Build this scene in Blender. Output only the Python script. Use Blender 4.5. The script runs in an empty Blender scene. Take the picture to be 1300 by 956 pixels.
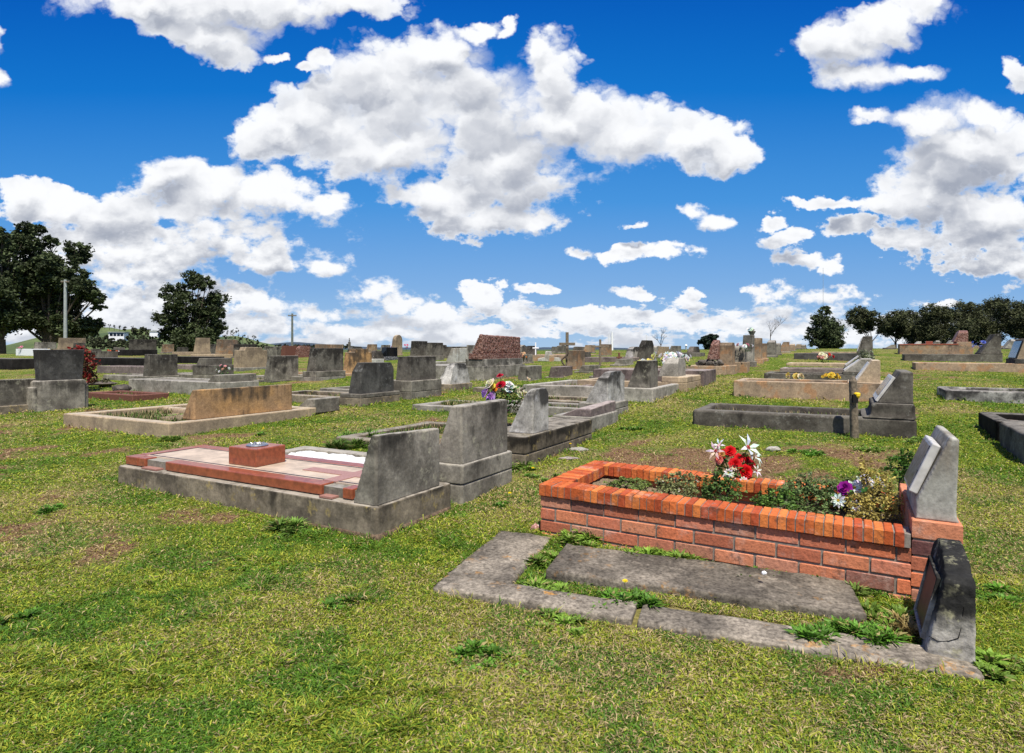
import bpy, bmesh, math, random
import numpy as np
from mathutils import Vector, Matrix
R = math.radians
rnd = random.Random(7)
SC = bpy.context.scene
COL = SC.collection

# ---------------------------------------------------------------- camera, sky, sun, exposure
EYE = 1.5
FPX, CX, HY = 780.0, 650.0, 443.0
cam = bpy.data.cameras.new('camera'); camo = bpy.data.objects.new('camera', cam); COL.objects.link(camo)
camo.location = (0, 0, EYE); camo.rotation_euler = (R(90), 0, 0)
cam.sensor_width = 36; cam.lens = FPX/1300*36; cam.shift_y = -35/1300
cam.clip_start = 0.05; cam.clip_end = 20000
SC.camera = camo
SC.view_settings.view_transform = 'Standard'; SC.view_settings.look = 'None'
SC.view_settings.exposure = 0.42; SC.view_settings.gamma = 1.0
SC.view_settings.use_curve_mapping = False
SUNV = Vector((0.09, -0.46, 0.88)).normalized()
SUN_EL = math.asin(SUNV.z); SUN_AZ = math.atan2(SUNV.x, SUNV.y)
sl = bpy.data.lights.new('sun', 'SUN'); sl.energy = 5.0; sl.angle = R(0.5); sl.color = (1.0, .955, .88)
so = bpy.data.objects.new('sun', sl); COL.objects.link(so)
so.rotation_euler = SUNV.to_track_quat('Z', 'Y').to_euler()
SC.cycles.max_bounces = 4; SC.cycles.diffuse_bounces = 2; SC.cycles.glossy_bounces = 2
SC.cycles.transparent_max_bounces = 6; SC.cycles.caustics_reflective = False; SC.cycles.caustics_refractive = False

world = bpy.data.worlds.new('World'); SC.world = world; world.use_nodes = True
world.cycles.sampling_method = 'MANUAL'; world.cycles.sample_map_resolution = 256

class NT:
    def __init__(s, nt): s.nt = nt; s.N = nt.nodes; s.L = nt.links
    def node(s, t, **kw):
        n = s.N.new(t)
        for k, v in kw.items(): setattr(n, k, v)
        return n
    def put(s, inp, v):
        if v is None: return
        if hasattr(v, 'is_output') or isinstance(v, bpy.types.NodeSocket): s.L.new(v, inp)
        else:
            if isinstance(v, (tuple, list)) and len(v) == 3 and inp.type == 'RGBA': v = (*v, 1)
            inp.default_value = v
    def m(s, op, a, b=None, c=None, clamp=False):
        n = s.node('ShaderNodeMath', operation=op, use_clamp=clamp)
        for i, v in enumerate((a, b, c)): s.put(n.inputs[i], v)
        return n.outputs[0]
    def vm(s, op, a, b=None, c=None, out=0):
        n = s.node('ShaderNodeVectorMath', operation=op)
        s.put(n.inputs[0], a); s.put(n.inputs[1], b); s.put(n.inputs[2], c)
        return n.outputs['Value'] if op in ('LENGTH', 'DOT_PRODUCT', 'DISTANCE') else n.outputs[0]
    def mr(s, v, a, b, c=0.0, d=1.0, t='SMOOTHSTEP'):
        n = s.node('ShaderNodeMapRange', interpolation_type=t)
        for i, x in enumerate((v, a, b, c, d)): s.put(n.inputs[i], x)
        return n.outputs[0]
    def mix(s, f, a, b, bt='MIX'):
        n = s.node('ShaderNodeMix', data_type='RGBA', blend_type=bt)
        s.put(n.inputs[0], f); s.put(n.inputs[6], a); s.put(n.inputs[7], b)
        return n.outputs[2]
    def noise(s, vec, scale, detail=4, rough=.55, w=None, dist=0.0, out=0):
        n = s.node('ShaderNodeTexNoise')
        if w is not None: n.noise_dimensions = '4D'; s.put(n.inputs['W'], w)
        s.put(n.inputs['Vector'], vec); n.inputs['Scale'].default_value = scale
        n.inputs['Detail'].default_value = detail; n.inputs['Roughness'].default_value = rough
        n.inputs['Distortion'].default_value = dist
        return n.outputs[out]

def build_sky():
    t = NT(world.node_tree); t.N.clear()
    tc = t.node('ShaderNodeTexCoord')
    sky = t.node('ShaderNodeTexSky', sky_type='NISHITA', sun_disc=False)
    sky.sun_elevation = SUN_EL; sky.sun_rotation = SUN_AZ
    sky.air_density = 1.3; sky.dust_density = 0.1; sky.ozone_density = 4.0; sky.altitude = 400
    d = tc.outputs['Generated']
    sx = t.node('ShaderNodeSeparateXYZ'); t.put(sx.inputs[0], d)
    y = t.m('MAXIMUM', sx.outputs[1], 0.12)
    px = t.m('DIVIDE', sx.outputs[0], y); pz = t.m('DIVIDE', sx.outputs[2], y)
    cb = t.node('ShaderNodeCombineXYZ'); t.put(cb.inputs[0], px); t.put(cb.inputs[1], pz)
    P = cb.outputs[0]
    # clouds shrink towards the horizon: noise lookup space stretched by elevation
    el = t.m('ADD', t.m('MAXIMUM', pz, 0.0), 0.16)
    cq = t.node('ShaderNodeCombineXYZ')
    t.put(cq.inputs[0], t.m('MULTIPLY', px, 1.6)); t.put(cq.inputs[1], t.m('MULTIPLY', pz, 1.9))
    Q = cq.outputs[0]
    w1 = t.noise(Q, 3.2, 3, .55, out=1); w2 = t.noise(Q, 12., 4, .6, out=1)
    wsum = t.vm('ADD', t.vm('MULTIPLY', t.vm('SUBTRACT', w1, (.5, .5, .5)), (.10, .09, 0)), t.vm('MULTIPLY', t.vm('SUBTRACT', w2, (.5, .5, .5)), (.055, .05, 0)))
    wsum = t.vm('MULTIPLY', wsum, None)
    sc = t.node('ShaderNodeVectorMath', operation='SCALE'); t.put(sc.inputs[0], wsum.node.inputs[0].links[0].from_socket)
    t.put(sc.inputs['Scale'], t.m('MULTIPLY', t.m('MINIMUM', el, .5), 2.2))
    W = t.vm('ADD', P, sc.outputs[0])
    B = BLOBS
    def chain(vec, blobs):
        acc = None
        for (bx, by, rx, ry) in blobs:
            cx, cy = (bx-CX)/FPX, (HY-by)/FPX; rx, ry = rx/FPX, ry/FPX
            q = t.vm('MULTIPLY_ADD', vec, (1/rx, 1/ry, 0), (-cx/rx, -cy/ry, 0))
            l = t.vm('LENGTH', q)
            if acc is None: acc = l
            else: acc = t.m('SMOOTH_MIN', acc, l, .25)
        return t.m('SUBTRACT', 1.0, acc)
    D = chain(W, B)
    f1 = t.noise(Q, 6., 8, .60); f2 = t.noise(Q, 2.0, 4, .5)
    def puffs(vec):
        acc = None; sh = None
        for sc_, w_, dn in ((5.5, .38, 1.), (12., .27, .75), (27., .16, .42), (60., .09, .2)):
            v = t.node('ShaderNodeTexVoronoi', feature='SMOOTH_F1' if sc_ < 10 else 'F1'); v.voronoi_dimensions = '2D'; v.inputs['Scale'].default_value = sc_
            if sc_ < 10: v.inputs['Smoothness'].default_value = .35
            t.put(v.inputs['Vector'], vec); d_ = v.outputs['Distance']
            h = t.m('MULTIPLY', t.m('SUBTRACT', .42, t.m('MULTIPLY', d_, d_)), w_)
            acc = h if acc is None else t.m('ADD', acc, h)
            g = t.m('MULTIPLY', h, dn); sh = g if sh is None else t.m('ADD', sh, g)
        return acc, sh
    Qd = t.vm('ADD', Q, t.vm('MULTIPLY', t.vm('SUBTRACT', w2, (.5, .5, .5)), (.10, .10, 0)))
    h0, s0 = puffs(Qd); _, s1 = puffs(t.vm('ADD', Qd, (-.008, .030, 0)))
    dd = t.m('ADD', D, t.m('MULTIPLY', t.m('SUBTRACT', f1, .5), .55))
    dd = t.m('ADD', dd, t.m('MULTIPLY', t.m('SUBTRACT', h0, .22), 1.1))
    low = t.mr(pz, .30, .06)
    f3 = t.noise(t.vm('MULTIPLY', P, (1, 1.5, 0)), 22., 6, .6); f3u = t.noise(t.vm('MULTIPLY', t.vm('ADD', P, (0, .010, 0)), (1, 1.5, 0)), 22., 6, .6)
    dd = t.m('ADD', dd, t.m('MULTIPLY', t.m('MULTIPLY', t.m('SUBTRACT', f3, .5), 2.9), t.mr(pz, .42, .10)))
    Pb = t.vm('MULTIPLY', P, (1, 2.3, 0)); bn = t.noise(Pb, 8., 8, .62); bnu = t.noise(t.vm('ADD', Pb, (0, .03, 0)), 8., 8, .62)
    band = t.m('SUBTRACT', t.m('MULTIPLY', t.m('SUBTRACT', bn, .445), 5.), t.m('MULTIPLY', t.mr(pz, .05, .14), 2.6))
    dd = t.m('MAXIMUM', dd, band)
    soft = t.mr(f2, .35, .65, .20, .62)
    a = t.mr(dd, 0.0, soft)
    gen = t.noise(d, 2.2, 7, .6)
    ga = t.mr(gen, .52, .62)
    infront = t.mr(sx.outputs[1], .30, .42)
    a = t.m('ADD', t.m('MULTIPLY', a, infront), t.m('MULTIPLY', ga, t.m('SUBTRACT', 1.0, infront)))
    a = t.m('MULTIPLY', a, t.mr(sx.outputs[2], -.01, .012))
    Du = chain(t.vm('ADD', W, (-.006, 0.036, 0)), B)
    top = t.m('MULTIPLY', t.m('MAXIMUM', t.m('MINIMUM', t.m('SUBTRACT', D, Du), .55), -.40), .95)
    puff = t.m('MULTIPLY', t.m('SUBTRACT', s0, s1), 2.6)
    f2u = t.noise(t.vm('ADD', Q, (0, .16, 0)), 2.0, 4, .5)
    thick = t.mr(dd, .15, 1.1)
    shade = t.m('ADD', t.m('ADD', top, puff), t.m('MULTIPLY', t.m('SUBTRACT', f2, f2u), 1.7))
    shade = t.m('ADD', shade, t.m('MULTIPLY', t.m('ADD', t.m('MULTIPLY', t.m('SUBTRACT', f3, f3u), 2.2), t.m('MULTIPLY', t.m('SUBTRACT', bn, bnu), 2.2)), low))
    shade = t.m('SUBTRACT', shade, t.m('MULTIPLY', thick, .22))
    lum = t.mr(shade, -.75, .50)
    ccol = t.mix(lum, (.31, .34, .41), (.82, .83, .85))
    ccol = t.mix(t.m('MULTIPLY', t.mr(dd, .50, .05), .75), ccol, (.78, .81, .86))
    blue = t.mix(1.0, sky.outputs[0], (.045, .082, .112), 'MULTIPLY')
    # polariser-deep top
    cr = t.node('ShaderNodeValToRGB'); t.put(cr.inputs[0], pz)
    stops = [(0.0,(.30,.48,.70)),(.10,(.17,.36,.66)),(.24,(.05,.26,.63)),(.42,(.004,.155,.53)),(.60,(.002,.085,.42))]
    cr.color_ramp.elements[0].position = 0; cr.color_ramp.elements[1].position = .6
    for p_, c_ in stops[1:4]: cr.color_ramp.elements.new(p_)
    for el_, (p_, c_) in zip(cr.color_ramp.elements, stops): el_.position = p_; el_.color = (*c_, 1)
    blue = t.mix(t.mr(pz, .0, .62), t.mix(1.0, blue, (1.3, .74, .68), 'MULTIPLY'), t.mix(1.0, blue, (.03, .42, .82), 'MULTIPLY'))
    blue = t.mix(.88, blue, cr.outputs[0])
    ccol = t.mix(t.m('MULTIPLY', t.mr(pz, .16, .0), .45), ccol, (.74, .77, .82))
    out = t.mix(a, blue, ccol)
    bg = t.node('ShaderNodeBackground'); t.put(bg.inputs[0], out); bg.inputs[1].default_value = 0.90
    o = t.node('ShaderNodeOutputWorld'); t.L.new(bg.outputs[0], o.inputs[0])

BLOBS = [(555,60,60,42),(500,110,110,75),(400,150,95,50),(345,168,60,42),(600,140,110,90),(700,90,45,60),(690,58,26,28),(720,150,90,60),
(800,165,90,55),(880,170,70,45),(930,188,42,34),(640,215,110,70),(560,250,90,42),(610,282,70,34),(675,280,52,26),(480,190,110,50),
(200,5,170,30),(330,0,180,34),(255,38,90,28),(292,60,46,20),(450,2,70,24),(345,62,20,10),(392,80,22,10),(412,66,20,12),(600,25,42,13),(640,30,18,10),(3,42,14,28),(2,92,12,22),
(60,262,95,32),(20,245,50,26),(130,268,80,35),(220,225,62,35),(280,238,78,38),(350,252,78,35),(408,268,42,26),(120,305,130,35),(250,298,130,30),
(60,335,90,34),(180,340,110,28),(330,332,90,18),(410,338,34,12),(190,375,130,34),(300,375,60,20),(60,372,70,32),
(330,388,48,22),(400,398,40,16),(465,368,40,22),(510,384,62,19),(550,396,40,14),(610,372,33,20),(640,392,50,15),(460,420,150,12),(620,420,130,12),(335,415,90,14),
(740,400,35,18),(790,400,45,18),(830,405,40,15),(880,412,45,12),(930,417,60,12),(805,370,25,9),(877,377,16,9),(982,375,30,22),(1045,377,60,18),(1000,418,60,14),(1075,425,80,14),(680,365,30,8),(1205,382,20,7),
(880,268,27,14),(905,280,32,14),(800,287,17,7),(800,323,90,11),(740,323,28,9),(855,318,40,8),(978,282,28,14),(1002,303,34,14),(1022,330,36,10),(1048,337,22,10),
(1060,48,72,36),(1130,20,90,40),(1180,12,60,36),(1100,97,85,26),(1160,92,46,17),(1105,157,46,14),(1180,160,60,26),(1235,142,60,26),(1292,92,26,28),(200,268,200,34),(230,318,220,26),(150,398,220,36),(1220,190,90,50),(1170,250,100,36),(1240,312,90,36),(1260,192,90,60),(1200,222,90,48),(1250,275,110,55),(1120,262,70,16),(1058,262,46,10),(1080,290,46,14),(1160,305,70,22),(1275,340,60,28)]
build_sky()

# ---------------------------------------------------------------- terrain
TH = R(28.9)
U = Vector((math.cos(TH), -math.sin(TH), 0)); V = Vector((math.sin(TH), math.cos(TH), 0))
_pts = [(0.2,4.2,1.26),(2.2,3.1,1.25),(-3,4.7,1.10),(-.8,3.4,1.10),(-1.5,2.2,1.2),(1.6,2.3,1.27),(2.4,8.1,1.04),(4.6,6.9,1.02),(4.1,11.4,.82),(6.3,10.2,.84),(6.5,15.9,.70),(8.7,14.7,.74),
 (10.3,22.4,.34),(12.5,21.2,.40),(17.2,27.1,.21),(19.4,25.9,.18),(13.9,21.5,.44),(16.2,20.2,.42),(12.9,19.6,.60),(15.2,18.4,.62),(-6.4,8.8,1.10),(-4.2,7.5,1.09),(-8.9,14.7,1.02),(-6.7,13.5,1.02),
 (6,16.2,.60),(9.8,22.9,.33),(13.7,30,.03),(0,18,.85),(-15,25,.72),(-12,33,.42),(-24,30,.55),(0,34,.32),(0,26,.6),(-18,12,1.1),(3,-3,1.3),(-8,-2,1.25),(6,2,1.2),(20,34,0.0),(26,30,.1),(30,34,-.05),(28,22,.3),(20,12,.6)]
def _feat(X, Z):
    X = X/20; Z = Z/20
    return np.stack([np.ones_like(X), X, Z, X*X, X*Z, Z*Z, X*Z*Z, Z**3, X*X*Z], -1)
_A = np.array(_pts, float); _F = _feat(_A[:, 0], _A[:, 1])
_co = np.linalg.solve(_F.T@_F + 1e-2*np.eye(_F.shape[1]), _F.T@_A[:, 2])
_res = _A[:, 2] - _F@_co
def _rng(ix, iy, seed):
    h = (ix.astype(np.int64)*374761393 + iy.astype(np.int64)*668265263 + seed*1442695041) & 0xffffffff
    h = ((h ^ (h >> 13))*1274126177) & 0xffffffff
    return ((h ^ (h >> 16)) & 0xffff)/65535.0
def vnoise(X, Y, s, seed=0):
    x = X*s; y = Y*s; ix = np.floor(x); iy = np.floor(y); fx = x-ix; fy = y-iy
    fx = fx*fx*(3-2*fx); fy = fy*fy*(3-2*fy)
    a = _rng(ix, iy, seed); b = _rng(ix+1, iy, seed); c = _rng(ix, iy+1, seed); d = _rng(ix+1, iy+1, seed)
    return (a*(1-fx)+b*fx)*(1-fy) + (c*(1-fx)+d*fx)*fy
def fbm(X, Y, s, o=4, seed=0, r=.55):
    t = 0; a = 1; n = 0
    for i in range(o): t = t + a*vnoise(X+17.3*i, Y-9.1*i, s*2**i, seed+i); n += a; a *= r
    return t/n
def sstep(a, b, x):
    t = np.clip((x-a)/(b-a), 0, 1); return t*t*(3-2*t)
def ground_np(X, Z):
    X = np.asarray(X, float); Z = np.asarray(Z, float)
    Xc = 30*np.tanh(X/30*1.0)*1.0; Xc = np.where(np.abs(X) < 18, X, np.sign(X)*(18+12*np.tanh((np.abs(X)-18)/12)))
    Zc = np.clip(Z, -3, None); Zc = np.where(Zc < 30, Zc, 30+8*np.tanh((Zc-30)/8))
    d = _feat(Xc, Zc)@_co
    # nearby correction towards the measured levels
    w = 0; s = 0
    for (x, z, _), r in zip(_pts, _res):
        g = np.exp(-((Xc-x)**2+(Zc-z)**2)/(2*1.8**2)); s = s+g*r; w = w+g
    d = d + s/(w+.35)
    t = sstep(42, 90, Z); tgt = 2.3 - 2.0*sstep(.3, .7, X/np.maximum(Z, 1)); 
    d = d*(1-t)+tgt*t
    d = d + (fbm(X, Z, 1.3, 3, 5)-.5)*.035*(1-t)
    return EYE - d
def gz(X, Y): return float(ground_np(np.array([X]), np.array([Y]))[0])
_zs = np.exp(np.linspace(np.log(1.6), np.log(60), 900))
def at(px, py):
    """ground point seen at a pixel of the photograph"""
    a = (px-CX)/FPX; b = (py-HY)/FPX
    d = EYE-ground_np(a*_zs, _zs)
    hit = np.nonzero(d/_zs <= b)[0]
    z = _zs[hit[0]] if len(hit) else 38.0
    return Vector((a*z, z, gz(a*z, z)))
def at_z(px, Y):
    x = (px-CX)/FPX*Y; return Vector((x, Y, gz(x, Y)))

# ---------------------------------------------------------------- object helpers
def link(o, parent=None):
    COL.objects.link(o)
    if parent is not None: o.parent = parent
    return o
def tag(o, label=None, cat=None, group=None, kind=None):
    if label: o['label'] = label
    if cat: o['category'] = cat
    if group: o['group'] = group
    if kind: o['kind'] = kind
    return o
def empty(name, loc, rz=0, label=None, cat=None, group=None):
    o = bpy.data.objects.new(name, None); o.location = loc; o.rotation_euler = (0, 0, rz); o.empty_display_size = .1
    COL.objects.link(o); return tag(o, label, cat, group)
class MB:
    def __init__(s): s.v = []; s.f = []; s.mi = []; s.cm = 0
    def add(s, vs, fs):
        n = len(s.v); s.v += [tuple(v) for v in vs]; s.f += [tuple(i+n for i in f) for f in fs]; s.mi += [s.cm]*len(fs); return s
    def box(s, x0, x1, y0, y1, z0, z1, M=None):
        vs = [Vector(p) for p in ((x0,y0,z0),(x1,y0,z0),(x1,y1,z0),(x0,y1,z0),(x0,y0,z1),(x1,y0,z1),(x1,y1,z1),(x0,y1,z1))]
        if M is not None: vs = [M@v for v in vs]
        return s.add(vs, [(0,3,2,1),(4,5,6,7),(0,1,5,4),(1,2,6,5),(2,3,7,6),(3,0,4,7)])
    def prism(s, prof, y0, y1, M=None):
        """profile [(x,z)] counter-clockwise seen from -y, extruded along y"""
        n = len(prof)
        vs = [Vector((x, y0, z)) for x, z in prof]+[Vector((x, y1, z)) for x, z in prof]
        if M is not None: vs = [M@v for v in vs]
        fs = [tuple(range(n)), tuple(range(2*n-1, n-1, -1))]
        for i in range(n):
            j = (i+1) % n; fs.append((i, i+n, j+n, j))
        return s.add(vs, fs)
    def tube(s, a, b, r0, r1, n=8, cap=True):
        a = Vector(a); b = Vector(b); d = (b-a).normalized()
        q = d.to_track_quat('Z', 'Y').to_matrix(); vs = []
        for c, r in ((a, r0), (b, r1)):
            for i in range(n):
                t = 2*math.pi*i/n; vs.append(c+q@Vector((r*math.cos(t), r*math.sin(t), 0)))
        fs = [(i, (i+1) % n, n+(i+1) % n, n+i) for i in range(n)]
        if cap: fs += [tuple(range(n-1, -1, -1)), tuple(range(n, 2*n))]
        return s.add(vs, fs)
    def lathe(s, c, prof, n=16):
        vs = []; fs = []
        for r, z in prof:
            for i in range(n):
                t = 2*math.pi*i/n; vs.append((c[0]+r*math.cos(t), c[1]+r*math.sin(t), c[2]+z))
        for k in range(len(prof)-1):
            for i in range(n):
                j = (i+1) % n; fs.append((k*n+i, k*n+j, (k+1)*n+j, (k+1)*n+i))
        fs.append(tuple(range(n-1, -1, -1))); m = (len(prof)-1)*n; fs.append(tuple(range(m, m+n)))
        return s.add(vs, fs)
    def build(s, name, mats, parent=None, bevel=0, smooth=False):
        me = bpy.data.meshes.new(name); me.from_pydata(s.v, [], s.f)
        if not isinstance(mats, (list, tuple)): mats = [mats]
        for m in mats: me.materials.append(m)
        if len(mats) > 1: me.polygons.foreach_set('material_index', s.mi)
        if smooth: me.polygons.foreach_set('use_smooth', [True]*len(me.polygons))
        me.update()
        o = bpy.data.objects.new(name, me); link(o, parent)
        if bevel:
            b = o.modifiers.new('bevel', 'BEVEL'); b.width = bevel; b.segments = 2; b.limit_method = 'ANGLE'
        return o
_tex = {}
def cloudtex(size):
    if size not in _tex:
        t = bpy.data.textures.new('wear', 'CLOUDS'); t.noise_scale = size; t.noise_depth = 3; _tex[size] = t
    return _tex[size]
def worn(o, voxel=.018, amt=.012, size=.12, bevel=.012):
    amt *= .6; bevel = min(bevel, .005)
    """old cast concrete: soft broken arrises and an uneven skin"""
    if bevel:
        b = o.modifiers.new('bevel', 'BEVEL'); b.width = bevel; b.segments = 2; b.limit_method = 'ANGLE'
    r = o.modifiers.new('remesh', 'REMESH'); r.mode = 'VOXEL'; r.voxel_size = voxel; r.use_smooth_shade = True
    for s_, a_ in ((size, amt), (size/4, amt*.35)):
        d = o.modifiers.new('wear', 'DISPLACE'); d.texture = cloudtex(s_); d.strength = a_; d.mid_level = .5; d.texture_coords = 'GLOBAL'
    return o

# ---------------------------------------------------------------- materials
MATS = {}
def base_mat(name):
    m = bpy.data.materials.new(name); m.use_nodes = True; t = NT(m.node_tree); t.N.clear()
    p = t.node('ShaderNodeBsdfPrincipled'); o = t.node('ShaderNodeOutputMaterial'); t.L.new(p.outputs[0], o.inputs[0])
    MATS[name] = m; return m, t, p
def stone(name, c1, c2, dark=(.025,.023,.02), streak=.5, topdark=.4, spots=None, speck=.12, rough=.95, bump=.3, grime=.0, tophi=None, H=.6, blot=None):
    m, t, p = base_mat(name)
    tc = t.node('ShaderNodeTexCoord'); oi = t.node('ShaderNodeObjectInfo'); P = tc.outputs['Object']
    w = t.m('MULTIPLY', oi.outputs['Random'], 40.0)
    big = t.noise(P, 2.6, 5, .6, w=w); fine = t.noise(P, 55, 4, .7, w=w); mid = t.noise(P, 11, 5, .65, w=w)
    st = t.m('MULTIPLY_ADD', t.noise(P, 3.2, 3, .5, w=t.m('ADD', w, 5.)), .5, t.m('MULTIPLY', t.noise(t.vm('MULTIPLY', P, (6, 6, .7)), 1.0, 6, .6, w=w), .5))
    c = t.mix(t.mr(big, .35, .65), c1, c2)
    c = t.mix(t.m('MULTIPLY', t.mr(mid, .45, .7), .4), c, tuple(x*.45 for x in c2))
    if blot: c = t.mix(t.mr(t.noise(P, 4.5, 3, .5, w=t.m('ADD', w, 7.)), .5, .62), c, blot)
    sx = t.node('ShaderNodeSeparateXYZ'); t.put(sx.inputs[0], P)
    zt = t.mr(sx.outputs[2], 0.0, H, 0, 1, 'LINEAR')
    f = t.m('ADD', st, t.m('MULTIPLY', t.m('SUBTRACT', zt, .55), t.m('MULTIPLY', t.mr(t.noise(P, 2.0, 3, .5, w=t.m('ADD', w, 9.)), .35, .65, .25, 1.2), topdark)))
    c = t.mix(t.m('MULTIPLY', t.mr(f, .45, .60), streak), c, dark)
    dr = t.noise(t.vm('MULTIPLY', P, (26, 26, .9)), 1.0, 3, .6, w=t.m('ADD', w, 2.)); c = t.mix(t.m('MULTIPLY', t.m('MULTIPLY', t.mr(dr, .56, .66), t.mr(zt, .1, .9)), streak*.7), c, dark)
    c = t.mix(t.m('MULTIPLY', t.mr(t.noise(P, 5.5, 5, .65, w=t.m('ADD', w, 6.)), .56, .68), .35), c, tuple(min(.8, x*1.6) for x in c1))
    if grime: c = t.mix(t.m('MULTIPLY', t.mr(t.noise(P, 5, 6, .7, w=t.m('ADD', w, 3.)), .45, .7), grime), c, dark)
    if spots:
        vo = t.node('ShaderNodeTexVoronoi'); t.put(vo.inputs['Vector'], t.vm('ADD', P, t.vm('MULTIPLY', t.noise(P, 30, 3, .6, out=1), (.14, .14, .14)))); vo.inputs['Scale'].default_value = 11
        g = t.m('MULTIPLY', t.mr(vo.outputs['Distance'], .42, .10), t.mr(t.noise(P, 4, 3, .5, w=w), .48, .6))
        c = t.mix(t.m('MULTIPLY', g, .8), c, spots)
    pt = t.noise(P, 24, 3, .6, w=t.m('ADD', w, 11.))
    kk = t.m('MULTIPLY', t.mr(fine, .3, .7, 1-speck*2.2, 1+speck*2.2, 'LINEAR'), t.mr(pt, .3, .7, .84, 1.16, 'LINEAR'))
    sc_ = t.node('ShaderNodeVectorMath', operation='SCALE'); t.put(sc_.inputs[0], c); t.put(sc_.inputs['Scale'], kk); c = sc_.outputs[0]
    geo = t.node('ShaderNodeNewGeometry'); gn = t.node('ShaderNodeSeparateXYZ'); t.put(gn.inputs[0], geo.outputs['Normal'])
    if tophi: c = t.mix(t.m('MULTIPLY', t.mr(gn.outputs[2], .7, .95), t.mr(mid, .3, .6)), c, tophi)  # tone of sunlit upward faces put into the colour
    br = t.mr(oi.outputs['Random'], 0, 1, .82, 1.18, 'LINEAR')
    cc = t.node('ShaderNodeVectorMath', operation='SCALE'); t.put(cc.inputs[0], c); t.put(cc.inputs['Scale'], br)
    t.put(p.inputs['Base Color'], cc.outputs[0]); p.inputs['Roughness'].default_value = rough
    p.inputs['Specular IOR Level'].default_value = .08
    b = t.node('ShaderNodeBump'); b.inputs['Strength'].default_value = bump; b.inputs['Distance'].default_value = .012
    t.put(b.inputs['Height'], t.m('ADD', t.m('MULTIPLY', mid, .7), t.m('MULTIPLY', fine, .35))); t.put(p.inputs['Normal'], b.outputs[0])
    return m
def plain(name, col, rough=.6, var=.2, scale=20, metallic=0, spec=.4, col2=None, coat=0):
    m, t, p = base_mat(name)
    tc = t.node('ShaderNodeTexCoord'); n = t.noise(tc.outputs['Object'], scale, 4, .6)
    c = t.mix(t.mr(n, .35, .65), col, col2 or tuple(x*(1-var) for x in col))
    t.put(p.inputs['Base Color'], c); p.inputs['Roughness'].default_value = rough; p.inputs['Metallic'].default_value = metallic
    p.inputs['Specular IOR Level'].default_value = spec; p.inputs['Coat Weight'].default_value = coat
    b = t.node('ShaderNodeBump'); b.inputs['Strength'].default_value = .15; b.inputs['Distance'].default_value = .004
    t.put(b.inputs['Height'], n); t.put(p.inputs['Normal'], b.outputs[0])
    return m
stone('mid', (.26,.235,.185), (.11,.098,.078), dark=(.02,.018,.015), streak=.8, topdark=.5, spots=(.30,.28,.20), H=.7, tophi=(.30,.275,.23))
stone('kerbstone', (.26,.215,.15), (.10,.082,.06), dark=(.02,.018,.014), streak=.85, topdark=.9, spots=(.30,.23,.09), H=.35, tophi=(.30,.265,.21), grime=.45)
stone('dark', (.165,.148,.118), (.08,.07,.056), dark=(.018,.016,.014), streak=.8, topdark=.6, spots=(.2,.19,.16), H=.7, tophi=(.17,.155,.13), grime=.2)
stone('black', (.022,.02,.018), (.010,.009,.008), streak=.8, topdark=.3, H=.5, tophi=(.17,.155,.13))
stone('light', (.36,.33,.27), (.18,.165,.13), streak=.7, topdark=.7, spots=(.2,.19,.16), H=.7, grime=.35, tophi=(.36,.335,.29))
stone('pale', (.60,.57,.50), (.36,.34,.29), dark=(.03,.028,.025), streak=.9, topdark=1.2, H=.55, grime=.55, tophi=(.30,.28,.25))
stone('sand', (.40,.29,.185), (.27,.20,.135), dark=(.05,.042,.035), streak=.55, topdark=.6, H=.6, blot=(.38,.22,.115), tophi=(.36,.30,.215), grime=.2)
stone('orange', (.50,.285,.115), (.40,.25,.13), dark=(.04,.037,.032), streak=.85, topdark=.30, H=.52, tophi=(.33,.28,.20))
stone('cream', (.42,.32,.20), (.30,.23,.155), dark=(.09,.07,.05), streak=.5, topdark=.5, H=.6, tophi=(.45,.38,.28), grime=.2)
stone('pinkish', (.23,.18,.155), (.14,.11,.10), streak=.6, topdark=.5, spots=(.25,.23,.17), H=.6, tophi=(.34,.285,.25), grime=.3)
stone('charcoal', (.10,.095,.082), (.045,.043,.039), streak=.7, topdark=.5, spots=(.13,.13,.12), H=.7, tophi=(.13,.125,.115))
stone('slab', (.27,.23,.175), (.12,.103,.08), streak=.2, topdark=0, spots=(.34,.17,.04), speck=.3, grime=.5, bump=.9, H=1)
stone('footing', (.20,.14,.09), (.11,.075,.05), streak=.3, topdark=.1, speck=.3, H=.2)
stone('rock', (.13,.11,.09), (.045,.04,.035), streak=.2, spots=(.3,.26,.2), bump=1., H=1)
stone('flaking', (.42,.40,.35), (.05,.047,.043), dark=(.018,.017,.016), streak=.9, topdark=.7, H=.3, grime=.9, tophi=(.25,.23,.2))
stone('whitestone', (.54,.52,.45), (.38,.365,.31), dark=(.13,.09,.05), streak=.55, topdark=.2, speck=.12, H=.6, grime=.12)
plain('white_paint', (.8,.8,.78), .5, .06); plain('marble', (.62,.59,.53), .35, .3, 9)
plain('black_gloss', (.012,.013,.015), .12, .3, 40, spec=.6)
plain('terracotta', (.32,.085,.035), .4, .35, 30, spec=.5, coat=.3); plain('terracotta_dark', (.22,.055,.03), .35, .35, 40)
plain('terrazzo', (.55,.43,.31), .5, .3, 9); plain('mosaic_pink', (.36,.18,.14), .4, .15, 60); plain('inlay_dark', (.05,.04,.06), .3)
plain('wood', (.21,.165,.11), .85, .5, 30); plain('pole_green', (.16,.18,.15), .7, .4, 5); plain('pole_grey', (.34,.36,.33), .7, .2, 5)
plain('mortar', (.27,.23,.185), .95, .3, 60); plain('steel', (.5,.5,.48), .35, .2, 20, metallic=.8)
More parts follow.
